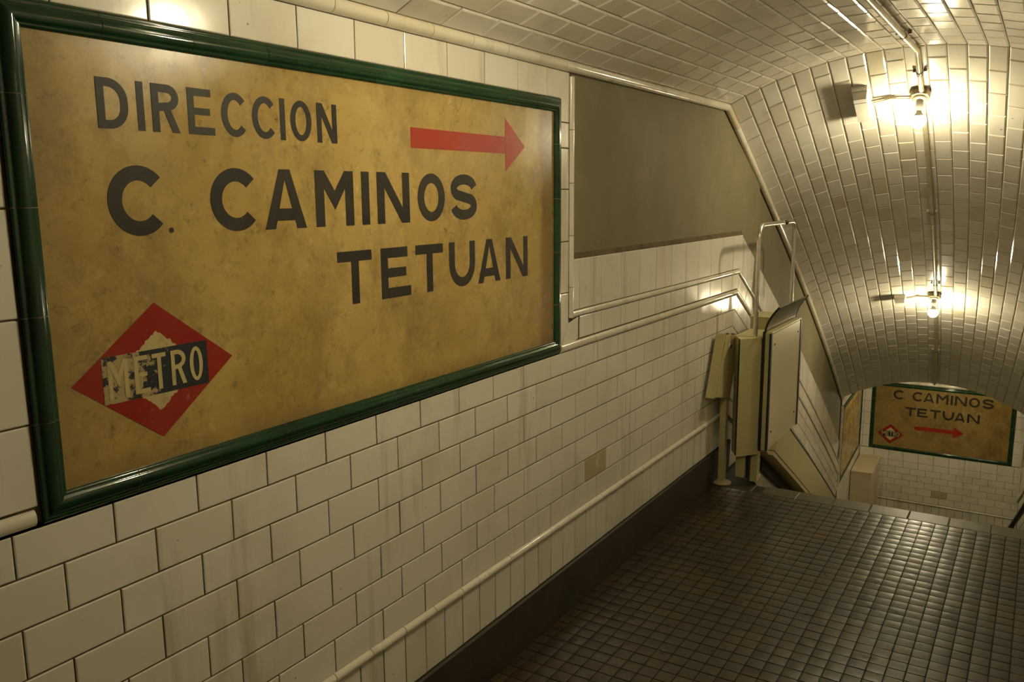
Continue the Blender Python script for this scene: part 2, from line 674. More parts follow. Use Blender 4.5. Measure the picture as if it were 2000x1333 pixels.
def vault_tiles(field, y0, y_end, pitch, joint=0.0035):
    for r in range(len(ROW_U) - 1):
        ua, ub = ROW_U[r], ROW_U[r + 1]
        y1 = y_end if y_end is not None else y_foot((ua + ub) / 2)
        off = 0.0 if r % 2 == 0 else 0.5
        y = y0 - off * pitch
        while y < y1 - 0.004:
            a, b = max(y, y0), min(y + pitch, y1)
            y += pitch
            if b - a < 0.012:
                continue
            P = [vault(ua, a), vault(ub, a), vault(ub, b), vault(ua, b)]
            c = (P[0] + P[1] + P[2] + P[3]) / 4
            ex = ((P[3] - P[0]) + (P[2] - P[1])).normalized()       # along
            ev = ((P[1] - P[0]) + (P[2] - P[3]))
            ez = ev.cross(ex)
            if ez.z > 0:
                ez = -ez
            ez.normalize()
            ey = ez.cross(ex)
            Mx = frame_matrix(c + ez * 0.0, ex, ey, ez)
            inv = Mx.inverted()
            q = [inv @ p for p in P]
            q2 = [(p.x, p.y) for p in q]
            area = sum(q2[k][0] * q2[(k + 1) % 4][1] - q2[(k + 1) % 4][0] * q2[k][1] for k in range(4))
            if area < 0:
                q2 = q2[::-1]
            # joints
            cx = sum(p[0] for p in q2) / 4
            cyy = sum(p[1] for p in q2) / 4
            hx = max(abs(p[0] - cx) for p in q2)
            hy = max(abs(p[1] - cyy) for p in q2)
            q2 = [(cx + (p[0] - cx) * (1 - joint / 2 / hx), cyy + (p[1] - cyy) * (1 - joint / 2 / hy)) for p in q2]
            q2 = [(round(p[0], 4), round(p[1], 4)) for p in q2]
            field.add(q2, Mx)


ceil = struct('ceiling', vault_shell(-3.4, YB, 8, 0.007, M_VGROUT, 'ceiling'), 'low barrel vault of white tiles over the upper passage', 'ceiling')
tf = TileField(ceil, M_VAULT, limit=295, inset=0.0065, drop=0.0035, depth=0.009, jitter=0.35)
vault_tiles(tf, -3.4, YB, 0.2043)
tf.finish()
sceil = struct('stair_ceiling', vault_shell(YB, YL - 0.04, 30, 0.007, M_VGROUT, 'stair_ceiling', True), 'barrel vault of white tiles sloping down over the stairs', 'ceiling')
tf = TileField(sceil, M_VAULT, limit=295, inset=0.0065, drop=0.0035, depth=0.009, jitter=0.35)
vault_tiles(tf, YB, None, 0.2035 * CA)
tf.finish()
# flat vault over the lower passage
mb = MB()
us = [0.0] + ROW_U + [W, W + 0.07]
for k in (0, 1):
    for u in us:
        p = vault(u, y_foot(u), -0.004)
        mb.v.append(p if k == 0 else Vector((p.x - xo(p.y) + xo(YEND), YEND, p.z)))
m_ = len(us)
for j in range(m_ - 1):
    mb.f.append((j, j + 1, m_ + j + 1, m_ + j))
    mb.m.append(0)
lceil = struct('lower_ceiling', mb.mesh('lower_ceiling', M_VAULT), 'vault over the short lower passage, hidden behind the sloping vault', 'ceiling')


# ------------------------------------------------------------------ wall beside the sign (x = 0)
FX = frame_matrix((0, 0, 0), (0, 1, 0), (0, 0, 1), (1, 0, 0))      # local x = world y, local y = world z, local z = world x
mb = MB()
mb.box(-0.12, -0.014, -3.4, 5.6, -0.2, 2.30, 0)
# beds of grout under the tiled areas
mb.box(-0.016, -0.0032, -3.4, 5.00, 0.15, 1.105, 1)
mb.box(-0.016, -0.0032, -3.4, 2.975, 1.09, 2.19, 1)
mb.add([(-0.0032, 2.97, 1.09), (-0.0032, YE + 1.09 * TA2, 1.09), (-0.0032, YE + 1.461 * TA2, 1.461), (-0.0032, 2.97, 1.461)], [(0, 1, 2, 3)], 1)
mb.add([(-0.0032, 4.99, 0.15), (-0.0032, YE + 0.15 * TA2, 0.15), (-0.0032, YE + 1.09 * TA2, 1.09), (-0.0032, 4.99, 1.09)], [(0, 1, 2, 3)], 1)
mb.add([(-0.0032, 2.97, 1.461), (-0.0032, YE + 1.461 * TA2, 1.461), (-0.016, YE + 1.461 * TA2, 1.461), (-0.016, 2.97, 1.461)], [(0, 1, 2, 3)], 1)
for sgn in (0,):
    pa, pb = (2.985, YE + 1.461 * TA2)
    mb.add([(-0.003, pa, 1.4605), (-0.003, pb, 1.4605), (-0.0141, pb + 0.004, 1.483), (-0.0141, pa, 1.480)], [(0, 1, 2, 3)], 1)
wl = struct('wall_left', mb.mesh('wall_left', [M_PLASTER, M_GROUT]), 'white tiled wall with grey plaster above, holding the large sign', 'wall')
wt = TileField(wl, M_TILE, limit=296, inset=0.0022, drop=0.0012, depth=0.008, jitter=0.22)
J = 0.0040


OLD_SPOTS = [(3.14, 0.55)]


def wtile(y0, y1, z0, z1, cut=False):
    """a wall tile; cut = its far end follows the mitre line of the stairs"""
    e0 = e1 = y1
    if cut:
        e0, e1 = YE + z0 * TA2, YE + z1 * TA2
    g = J / 2
    old = any(y0 < a < y1 and z0 < b_ < z1 for a, b_ in OLD_SPOTS)
    wt.add([(y0 + g, z0 + g), (e0 - g, z0 + g), (e1 - g, z1 - g), (y0 + g, z1 - g)], FX, M_OLD if old else None)


def wrow(z0, z1, y0, y1, pitch, phase, cut=False):
    """a course of tiles from y0 to y1, joints at phase + k * pitch"""
    k = math.floor((y0 - phase) / pitch)
    y = phase + k * pitch
    end = YE + (z0 + z1) / 2 * TA2 if cut else y1
    while y < end - 0.012:
        a, b = max(y, y0), min(y + pitch, end)
        last = y + pitch >= end - 0.012
        if b - a > 0.012:
            wtile(a, b, z0, z1, cut and last)
        y += pitch


PT = 0.2037
Z_ROWS = [0.402, 0.500, 0.600, 0.703, 0.806, 0.907, 1.008, 1.098]
Y_NEAR = -3.3
for i in range(7):
    top_c = 1.096 if i == 6 else Z_ROWS[i + 1]
    wrow(Z_ROWS[i], top_c, Y_NEAR, 9, PT, 0.775 if i % 2 == 0 else 0.775 + PT * 0.45, True)
wrow(0.192, 0.376, Y_NEAR, 9, 0.1023, 0.665, True)
# border round the sign
wrow(2.063, 2.166, 0.72, 2.955, 0.2045, 1.149)
SY0, SY1, SZ0, SZ1 = 0.832, 2.878, 1.102, 2.062
zz = [1.13, 1.329, 1.53, 1.73, 1.884, 1.979]
g = J / 2
wt.add([(2.881, 1.10), (2.955 - g, 1.205), (2.955 - g, 1.329 - g), (2.881, 1.329 - g)], FX)
for a, b in zip(zz[1:], zz[2:] + [2.064]):
    if b < 2.06:
        wtile(2.880, 2.955, a, b)
    else:
        wt.add([(2.881, a + g), (2.955 - g, a + g), (2.955 - g, 2.150), (2.881, 2.066)], FX)
wt.add([(2.885, 1.094), (3.04 - g, 1.134), (3.04 - g, 1.222), (2.957, 1.206)], FX)
zl = [1.136, 1.295, 1.494, 1.694, 1.895, 2.063]
for a, b in zip(zl, zl[1:]):
    wtile(0.728, 0.830, a, b)
    wtile(0.525, 0.727, a, b)
k = 0.525
while k > Y_NEAR:
    for q in range(10):
        z0 = 1.136 + q * 0.103
        wtile(k - PT, k, z0, z0 + 0.103)
    k -= PT
# beyond the sign: course between the two trims, square tiles above
wrow(1.132, 1.224, 3.04, 9, 0.1995, 3.05, True)
wrow(1.252, 1.459, 2.987, 9, 0.1995, 3.05, True)
wt.finish()

# skirting
mb = MB()
mb.add([(0.004, -3.4, -0.05), (0.016, -3.4, -0.05), (0.012, -3.4, 0.186), (0.004, -3.4, 0.191),
        (0.004, 5.05, -0.05), (0.016, 5.05, -0.05), (0.012, 5.09, 0.186), (0.004, 5.09, 0.191),
        (-0.02, -3.4, 0.191), (-0.02, 5.09, 0.191)],
       [(0, 1, 2, 3), (4, 7, 6, 5), (1, 5, 6, 2), (2, 6, 7, 3), (3, 7, 9, 8)])
struct('baseboard_left', mb.mesh('baseboard_left', M_BASE), 'dark worn cement skirting along the foot of the tiled wall', 'baseboard')


# half-round trims -----------------------------------------------------
def half_round(mb, p0, p1, out, r, seg=7, flat=1.0):
    """a half-round bead from p0 to p1 bulging along out"""
    p0, p1, out = Vector(p0), Vector(p1), Vector(out).normalized()
    t = (p1 - p0).normalized()
    s = t.cross(out)
    prof = [(math.cos(math.pi * k / seg), math.sin(math.pi * k / seg) * flat) for k in range(seg + 1)]
    v = [p + r * (c * s + q * out) for p in (p0, p1) for c, q in prof]
    m = seg + 1
    f = [(k, k + 1, m + k + 1, m + k) for k in range(seg)]
    f += [tuple(range(m))[::-1], tuple(range(m, 2 * m))]
    mb.add(v, f)


def trim_run(name, label, pts_list, r, flat=1.0, mat=None):
    """pts_list: (p0, p1, out) for every segment; each its own child"""
    bed = MB()
    for p0, p1, out in pts_list:
        a = Vector(p0) - Vector(out).normalized() * 0.006
        b_ = Vector(p1) - Vector(out).normalized() * 0.006
        half_round(bed, a, b_, out, r * 0.98, 5, flat)
    root = struct(name, bed.mesh(name, M_GROUT), label, 'trim')
    for p0, p1, out in pts_list:
        d = (Vector(p1) - Vector(p0))
        if d.length < 0.008:
            continue
        d = d.normalized() * 0.0012
        mbs = MB()
        half_round(mbs, Vector(p0) + d, Vector(p1) - d, out, r, 7, flat)
        link('segment', mbs.mesh('segment', mat or M_TRIM, True), root)
    return root


def straight(y0, y1, z, pitch, phase, x=0.0):
    out, y = [], phase + math.floor((y0 - phase) / pitch) * pitch
    while y < y1 - 0.01:
        a, b_ = max(y, y0), min(y + pitch, y1)
        if b_ - a > 0.008:
            out.append(((x, a, z), (x, b_, z), (1, 0, 0)))
        y += pitch
    return out


def stair_pt(s, h, n=0.0):
    """point on the stair wall: s along the slope from the stair edge, h square to the slope, n off the wall"""
    y = YE + s * CA + h * SA
    return Vector((xo(y) + n, y, -s * SA + h * CA))


S_END = (YL - YE) / CA


def sloped(h, pitch, n=0.0):
    out, s = [], -h * TA2
    send = (YL - YE - h * SA) / CA
    while s < send - 0.01:
        e = min(s + pitch, send)
        out.append((stair_pt(s, h, n), stair_pt(e, h, n), (1, 0, 0)))
        s += pitch
    return out


trim_run('trim_1', 'thin white half-round bead low on the tiled wall', straight(-3.3, YE + 0.389 * TA2, 0.389, 0.1525, 0.664, -0.001), 0.0145)
trim_run('trim_2', 'white half-round bead level with the foot of the large sign, following the stairs down',
         straight(-3.3, 0.826, 1.117, 0.2, 0.62, 0.0) + straight(2.884, YE + 1.113 * TA2, 1.113, 0.166, 2.884, 0.0) + sloped(1.113, 0.17), 0.0160, 0.65)
trim_run('trim_3', 'upper white half-round bead on the tiled dado beside the plaster, following the stairs down',
         straight(2.968, YE + 1.238 * TA2, 1.238, 0.16, 2.968, 0.0) + sloped(1.238, 0.17), 0.0130, 0.65)
seg4 = [((0.0, 2.970, z), (0.0, min(9, 2.970), z + d), (1, 0, 0)) for z, d in ((1.226, 0.124), (1.35, 0.202), (1.552, 0.202), (1.754, 0.2), (1.954, 0.198))]
trim_run('trim_4', 'narrow upright white bead between the sign border and the grey plaster', seg4, 0.0145, 0.8)
vt = []
y = -3.3 + 0.06
while y < YB - 0.01:
    L = 0.2045 if y < 2.95 else 0.155
    e = min(y + L, YB)
    vt.append(((0.004, y, 2.186), (0.004, e, 2.186), (0.85, 0, -0.5)))
    y = e
yy = YB
while yy < YL - 0.06:
    e = min(yy + 0.2035 * CA, YL - 0.06)
    vt.append(((xo(yy) + 0.004, yy, 2.186 - drop(yy)), (xo(e) + 0.004, e, 2.186 - drop(e)), (0.85, 0, -0.5)))
    yy = e
trim_run('trim_5', 'white half-round bead where the wall meets the springing of the vault', vt, 0.021)

# ------------------------------------------------------------------ wall beside the stairs
mb = MB()
NS = 30
for hlo, hhi, off, mi in ((-0.9, 3.2, -0.014, 0), (0.0, 1.461, -0.0032, 1)):
    for i in range(NS):
        ya, yb_ = YE - 0.05 + (YL + 0.02 - YE) * i / NS, YE - 0.05 + (YL + 0.02 - YE) * (i + 1) / NS
        if mi == 0:
            zt0 = 2.30 - drop(ya)
            zt1 = 2.30 - drop(yb_)
            mb.add([(xo(ya) + off, ya, ZL - 0.1), (xo(yb_) + off, yb_, ZL - 0.1), (xo(yb_) + off, yb_, zt1), (xo(ya) + off, ya, zt0)], [(0, 1, 2, 3)], 0)
        else:
            s0, s1 = S_END * i / NS, S_END * (i + 1) / NS
            lo = 0.0
            a0 = -1.461 * TA2 if i == 0 else s0
            b0 = -lo * TA2 if i == 0 else s0
            P = [stair_pt(b0, lo, off), stair_pt(s1, lo, off), stair_pt(s1, 1.461, off), stair_pt(a0, 1.461, off)]
            if P[2].y > YL + 0.0:
                continue
            mb.add(P, [(0, 1, 2, 3)], 1)
            mb.add([P[3], P[2], stair_pt(s1, 1.478, -0.0141), stair_pt(a0 - 0.004 if i == 0 else a0, 1.478, -0.0141)], [(0, 1, 2, 3)], 1)
swl = struct('stair_wall_left', mb.mesh('stair_wall_left', [M_PLASTER, M_GROUT]), 'wall going down beside the stairs, grey plaster above a tiled dado', 'wall')
st = TileField(swl, M_TILE, limit=296, inset=0.0022, drop=0.0012, depth=0.008, jitter=0.22)


def srow(h0, h1, pitch, phase):
    s = -max(h0, h1) * TA2 - pitch + phase
    g = J / 2
    first = True
    while True:
        e = s + pitch
        hm = (h0 + h1) / 2
        if stair_pt(e, hm).y > YL:
            break
        a0, a1 = s, s
        if e < -h0 * TA2 + 0.02:
            s = e
            continue
        if first:
            a0, a1 = -h0 * TA2, -h1 * TA2
            first = False
        P = [stair_pt(a0 + g, h0 + g), stair_pt(e - g, h0 + g), stair_pt(e - g, h1 - g), stair_pt(a1 + g, h1 - g)]
        c = (P[0] + P[1] + P[2] + P[3]) / 4
        ex = (P[1] - P[0]).normalized()
        ez = Vector((1, -dxo(c.y), 0)).normalized()
        ey = ez.cross(ex).normalized()
        ez = ex.cross(ey)
        Mx = frame_matrix(c, ex, ey, ez)
        inv = Mx.inverted()
        q = [inv @ p for p in P]
        st.add([(round(p.x, 4), round(p.y, 4)) for p in q], Mx)
        s = e


for i in range(7):
    srow(Z_ROWS[i], 1.096 if i == 6 else Z_ROWS[i + 1], PT, 0.0 if i % 2 else PT / 2)
srow(0.015, 0.376, 0.1023, 0.05)
srow(1.132, 1.224, 0.2, 0.05)
srow(1.252, 1.459, 0.2, 0.05)
st.finish()

# ------------------------------------------------------------------ lower passage and end wall
def lw(y, z, n=0.0):
    return Vector((xo(y) + n, y, z))


mb = MB()
mb.add([lw(YL, ZL - 0.1, -0.006), lw(YEND + 0.05, ZL - 0.1, -0.006), lw(YEND + 0.05, -0.45, -0.006), lw(YL, -0.45, -0.006)], [(0, 1, 2, 3)])
lwl = struct('lower_wall_left', mb.mesh('lower_wall_left', M_GROUT), 'short white tiled wall at the foot of the stairs, holding the side sign', 'wall')
lt = TileField(lwl, M_TILE, limit=200, inset=0.0022, drop=0.0012, depth=0.006, jitter=0.2)
dirL = (lw(YEND, 0) - lw(YL + 0.01, 0)).normalized()
LFX = frame_matrix(lw(YL, 0), dirL, (0, 0, 1), Vector((dirL.y, -dirL.x, 0)))
LLEN = (lw(YEND, 0) - lw(YL, 0)).length


def ltile(a, b, z0, z1):
    g = J / 2
    lt.add([(a + g, z0 + g), (b - g, z0 + g), (b - g, z1 - g), (a + g, z1 - g)], LFX)


def lrow(a0, a1, z0, z1, pitch, phase):
    a = a0 - phase
    while a < a1 - 0.01:
        s, e = max(a, a0), min(a + pitch, a1)
        if e - s > 0.012:
            ltile(s, e, z0, z1)
        a += pitch


for i in range(7):
    lrow(0.0, LLEN, ZL + Z_ROWS[i], ZL + (1.096 if i == 6 else Z_ROWS[i + 1]), PT, 0.0 if i % 2 else 0.1)
lrow(0.0, LLEN, ZL + 0.19, ZL + 0.376, 0.1023, 0.0)
lrow(0.0, LLEN, ZL + 2.068, ZL + 2.168, 0.2045, 0.05)
for i in range(5):
    ltile(0.0, 0.04, ZL + 1.11 + i * 0.19, ZL + 1.30 + i * 0.19)
    ltile(LLEN - 0.095, LLEN - 0.004, ZL + 1.11 + i * 0.19, ZL + 1.30 + i * 0.19)
lt.finish()

XE0, XE1 = -0.40, 1.60
mb = MB()
mb.box(XE0 - 0.2, XE1 + 0.4, YEND + 0.0032, YEND + 0.1, ZL - 0.1, -0.30)
we = struct('wall_far', mb.mesh('wall_far', M_GROUT), 'white tiled end wall at the foot of the stairs', 'wall')
EFX = frame_matrix((0, YEND, 0), (1, 0, 0), (0, 0, 1), (0, -1, 0))
et = TileField(we, M_TILE, limit=296, inset=0.0022, drop=0.0012, depth=0.006, jitter=0.2)


def erow(x0, x1, z0, z1, pitch, phase):
    x = phase + math.floor((x0 - phase) / pitch) * pitch
    g = J / 2
    while x < x1 - 0.01:
        a, b_ = max(x, x0), min(x + pitch, x1)
        if b_ - a > 0.012:
            et.add([(a + g, z0 + g), (b_ - g, z0 + g), (b_ - g, z1 - g), (a + g, z1 - g)], EFX, M_OLD if (a < 0.65 < b_ and z0 < -2.32 < z1) else None)
        x += pitch


XW0, XW1 = xo(YEND), 1.56
EZ0, EZ1 = -1.782, -0.848          # end sign outer
ES0, ES1 = -0.257, 1.457
ZE = [-2.463, -2.368, -2.272, -2.182, -2.098, -2.01, -1.92]
for i in range(6):
    erow(XW0, XW1, ZE[i], ZE[i + 1], 0.1865, 0.098 if i % 2 == 0 else 0.190)
erow(XW0, XW1, -1.92, -1.786, 0.1865, 0.0)
erow(XW0, XW1, ZL + 0.02, -2.492, 0.0935, 0.02)
erow(XW0, XW1, -0.800, -0.690, 0.2, 0.0)
for i in range(6):
    z0 = -1.782 + i * 0.164
    erow(XW0, XW0 + 0.028, z0, z0 + 0.164, 0.2, XW0)
    erow(XW0 + 0.028, ES0 - 0.003, z0, z0 + 0.164, 0.2, XW0 + 0.028)
    erow(ES1 + 0.003, XW1, z0, z0 + 0.164, 0.2, ES1 + 0.003)
et.finish()
seg = []
x = XW0
while x < XW1 - 0.01:
    e = min(x + 0.2, XW1)
    seg.append(((x, YEND, -2.478), (e, YEND, -2.478), (0, -1, 0)))
    x = e
trim_run('trim_6', 'thin white bead low on the far end wall', seg, 0.013)
seg = []
x = XW0
while x < XW1 - 0.01:
    e = min(x + 0.2, XW1)
    seg.append(((x, YEND - 0.002, -0.822), (e, YEND - 0.002, -0.822), (0, -1, 0)))
    x = e
trim_run('trim_7', 'white bead above the far sign, catching the light of a hidden lamp', seg, 0.022)


trim_run('trim_9', 'upright white bead where the stair wall meets the side sign',
         [((xo(YL) + 0.002, YL - 0.004, ZL + 1.1 + i * 0.2), (xo(YL) + 0.002, YL - 0.004, ZL + 1.3 + i * 0.2), (1, -0.35, 0)) for i in range(5)], 0.018)


# ------------------------------------------------------------------ right wall and the wall behind
def wr(y):
    a = xo(min(y, YL)) + W - 0.04 * max(0.0, (min(y, YL) - YB) / (YL - YB))
    if y > YL:
        a += (1.556 - a) * (y - YL) / (YEND - YL)
    return a


mb = MB()
ys = [-3.4, YB] + [YB + (YL - YB) * (i + 1) / 14 for i in range(14)] + [YEND + 0.05]
for a, b_ in zip(ys, ys[1:]):
    zl0 = 0.0 if b_ <= YB + 1e-6 else ZL
    mb.add([(wr(a) + 0.006, a, zl0 - 0.1), (wr(b_) + 0.006, b_, zl0 - 0.1), (wr(b_) + 0.006, b_, 2.30 - drop(b_)), (wr(a) + 0.006, a, 2.30 - drop(a))], [(3, 2, 1, 0)], 1 if a >= YB - 0.01 and b_ <= YL + 0.01 else 0)
wrt = struct('wall_right', mb.mesh('wall_right', [M_GROUT, M_PLASTER]), 'white tiled wall on the side of the handrail', 'wall')
rt = TileField(wrt, M_TILE, limit=120, inset=0.0022, drop=0.0012, depth=0.006, jitter=0.2)
RFX = frame_matrix((W, 0, 0), (0, -1, 0), (0, 0, 1), (-1, 0, 0))
for i in range(20):
    z0 = 0.19 + i * 0.0995
    yy = -3.3 + (0.1 if i % 2 else 0)
    while yy < YB - 0.1:
        g = J / 2
        rt.add([(-(yy + PT) + g, z0 + g), (-yy - g, z0 + g), (-yy - g, z0 + 0.0995 - g), (-(yy + PT) + g, z0 + 0.0995 - g)], RFX)
        yy += PT


def rstair(s, h):
    y = YE + s * CA + h * SA
    return Vector((wr(y), y, -s * SA + h * CA))


for i in range(20):
    h0 = 0.19 + i * 0.0995
    if h0 > 1.42:
        continue
    s = -h0 * TA2 + (0.1 if i % 2 else 0)
    while rstair(s + PT, h0 + 0.1).y < YL:
        g = J / 2
        P = [rstair(s + g, h0 + g), rstair(s + g, h0 + 0.0995 - g), rstair(s + PT - g, h0 + 0.0995 - g), rstair(s + PT - g, h0 + g)]
        c = (P[0] + P[1] + P[2] + P[3]) / 4
        ex = (P[0] - P[3]).normalized()
        ez = Vector((-1, dxo(c.y), 0)).normalized()
        ey = ez.cross(ex).normalized()
        ez = ex.cross(ey)
        Mx = frame_matrix(c, ex, ey, ez)
        inv = Mx.inverted()
        q = [inv @ p for p in (P[3], P[0], P[1], P[2])]
        rt.add([(round(p.x, 4), round(p.y, 4)) for p in q], Mx)
        s += PT
for i in range(22):
    z0 = ZL + 0.02 + i * 0.0995
    yy = YL + 0.01 - (0.1 if i % 2 else 0)
    while yy < YEND - 0.02:
        a, b_ = max(yy, YL + 0.01), min(yy + PT, YEND - 0.004)
        yy += PT
        if b_ - a < 0.02:
            continue
        pa, pb = Vector((wr(a), a, z0)), Vector((wr(b_), b_, z0))
        ex = (pa - pb).normalized()
        Mx = frame_matrix(pb, ex, (0, 0, 1), Vector((-ex.y * -1, 0, 0)) if False else ex.cross(Vector((0, 0, 1))))
        L = (pa - pb).length
        g = J / 2
        rt.add([(g, g), (L - g, g), (L - g, 0.0995 - g), (g, 0.0995 - g)], Mx)
rt.finish()
seg = []
s = -1.113 * TA2
while rstair(s + 0.2, 1.113).y < YL:
    seg.append((rstair(s, 1.113), rstair(s + 0.2, 1.113), (-1, 0, 0)))
    s += 0.2
trim_run('trim_8', 'white bead sloping down the wall above the dark handrail', seg, 0.016)
mb = MB()
mb.box(-0.1, W + 0.1, -3.5, -3.4, -0.1, 2.5)
struct('wall_back', mb.mesh('wall_back', M_TILE), 'tiled wall closing the passage behind the viewer', 'wall')
mb = MB()
mb.box(W - 0.014, W + 0.02, -3.4, YE, -0.05, 0.185)
struct('baseboard_right', mb.mesh('baseboard_right', M_BASE), 'dark skirting on the handrail side of the upper passage', 'baseboard')

# ------------------------------------------------------------------ floor, nosing, stairs
mb = MB()
top = [(-0.02, -3.4), (W, -3.4), (W, YE), (0.246, YE), (-0.02, 5.29)]
mb.prism([(x, y, -0.0045) for x, y in top], (0, 0, -0.12))
fl = struct('floor', mb.mesh('floor', M_FGROUT), 'floor of small worn dark brown tiles', 'floor')
ft = TileField(fl, M_FLOOR, limit=296, inset=0.014, drop=0.0016, depth=0.006, jitter=0.45, pillow=True)
FF = Matrix.Identity(4)
FP = 0.0637
g = 0.0024
y = 4.742 - FP
row = 0
while y > -3.3:
    x = 0.325 - FP * 5
    while x < W - 0.02:
        a, b_ = max(x, 0.018), min(x + FP, W - 0.016)
        if b_ - a > 0.012:
            ft.add([(a + g, y + g), (b_ - g, y + g), (b_ - g, y + FP - g), (a + g, y + FP - g)], FF)
        x += FP
    y -= FP
    row += 1
ft.finish()
nf = TileField(fl, M_STONE, name='nosing_slab', limit=40, inset=0.004, drop=0.003, depth=0.02, jitter=0.12)
x = 0.693 - 0.1935 * 2
while x < W:
    a, b_ = max(x, 0.25), min(x + 0.1935, W - 0.005)
    if b_ - a > 0.02:
        nf.add([(a + 0.001, 4.745), (b_ - 0.001, 4.745), (b_ - 0.001, YE + 0.012), (a + 0.001, YE + 0.012)], FF)
    x += 0.1935
nf.finish()
cf = TileField(fl, M_BASE, name='corner_slab', limit=4, inset=0.004, drop=0.003, depth=0.02, jitter=0.0)
cf.add([(0.02, 4.745), (0.248, 4.745), (0.248, 4.873), (0.02, 5.255)], FF)
cf.finish()

mb = MB()
NST = 17
rise, going = -ZL / NST, (YL - YE) / (NST - 1)
sroot = None
for i in range(NST - 1):
    y0, y1 = YE + i * going, YE + (i + 1) * going
    zt = -(i + 1) * rise
    poly = [(xo(y0) - 0.01, y0, zt), (wr(y0) + 0.01, y0, zt), (wr(y1) + 0.01, y1, zt), (xo(y1) - 0.01, y1, zt)]
    q = MB()
    q.prism(poly, (0, 0, -rise - 0.06))
    me = q.mesh('step', M_STONE)
    if sroot is None:
        sroot = link('stairs', me)
        props(sroot, 'flight of dark stone stairs going down beyond the top edge', 'stairs', kind='structure')
    else:
        link('step', me, sroot)
mb = MB()
mb.box(-0.6, 2.1, YL - 0.05, YEND + 0.05, ZL - 0.1, ZL)
struct('lower_floor', mb.mesh('lower_floor', M_FLOOR), 'dark floor at the foot of the stairs', 'floor')


# ------------------------------------------------------------------ lettering
def g_stroke(path, t):
    """quads along a polyline of half width t/2"""
    P = [Vector((p[0], p[1])) for p in path]
    closed = (P[0] - P[-1]).length < 1e-6
    if closed:
        P = P[:-1]
    n = len(P)
    L, R_ = [], []
    for i in range(n):
        a = P[i - 1] if (i > 0 or closed) else None
        b_ = P[(i + 1) % n] if (i < n - 1 or closed) else None
        d1 = (P[i] - a).normalized() if a is not None else None
        d2 = (b_ - P[i]).normalized() if b_ is not None else None
        if d1 is None:
            d1 = d2
        if d2 is None:
            d2 = d1
        n1, n2 = Vector((-d1.y, d1.x)), Vector((-d2.y, d2.x))
        k = (n1 + n2) / max(0.35, 1 + n1.dot(n2))
        L.append(P[i] + k * t / 2)
        R_.append(P[i] - k * t / 2)
    out = []
    for i in range(n if closed else n - 1):
        j = (i + 1) % n
        out.append([L[i], L[j], R_[j], R_[i]])
    return out


def g_ring(cx, cy, rx, ry, tx, ty, a0, a1, n=26):
    out = []
    for i in range(n):
        p = math.radians(a0 + (a1 - a0) * i / n)
        q = math.radians(a0 + (a1 - a0) * (i + 1) / n)
        out.append([(cx + rx * math.cos(p), cy + ry * math.sin(p)), (cx + rx * math.cos(q), cy + ry * math.sin(q)),
                    (cx + (rx - tx) * math.cos(q), cy + (ry - ty) * math.sin(q)), (cx + (rx - tx) * math.cos(p), cy + (ry - ty) * math.sin(p))])
    return out


def g_rect(x0, y0, x1, y1):
    return [[(x0, y0), (x1, y0), (x1, y1), (x0, y1)]]


def arc(cx, cy, rx, ry, a0, a1, n=12):
    return [(cx + rx * math.cos(math.radians(a0 + (a1 - a0) * i / n)), cy + ry * math.sin(math.radians(a0 + (a1 - a0) * i / n))) for i in range(n + 1)]


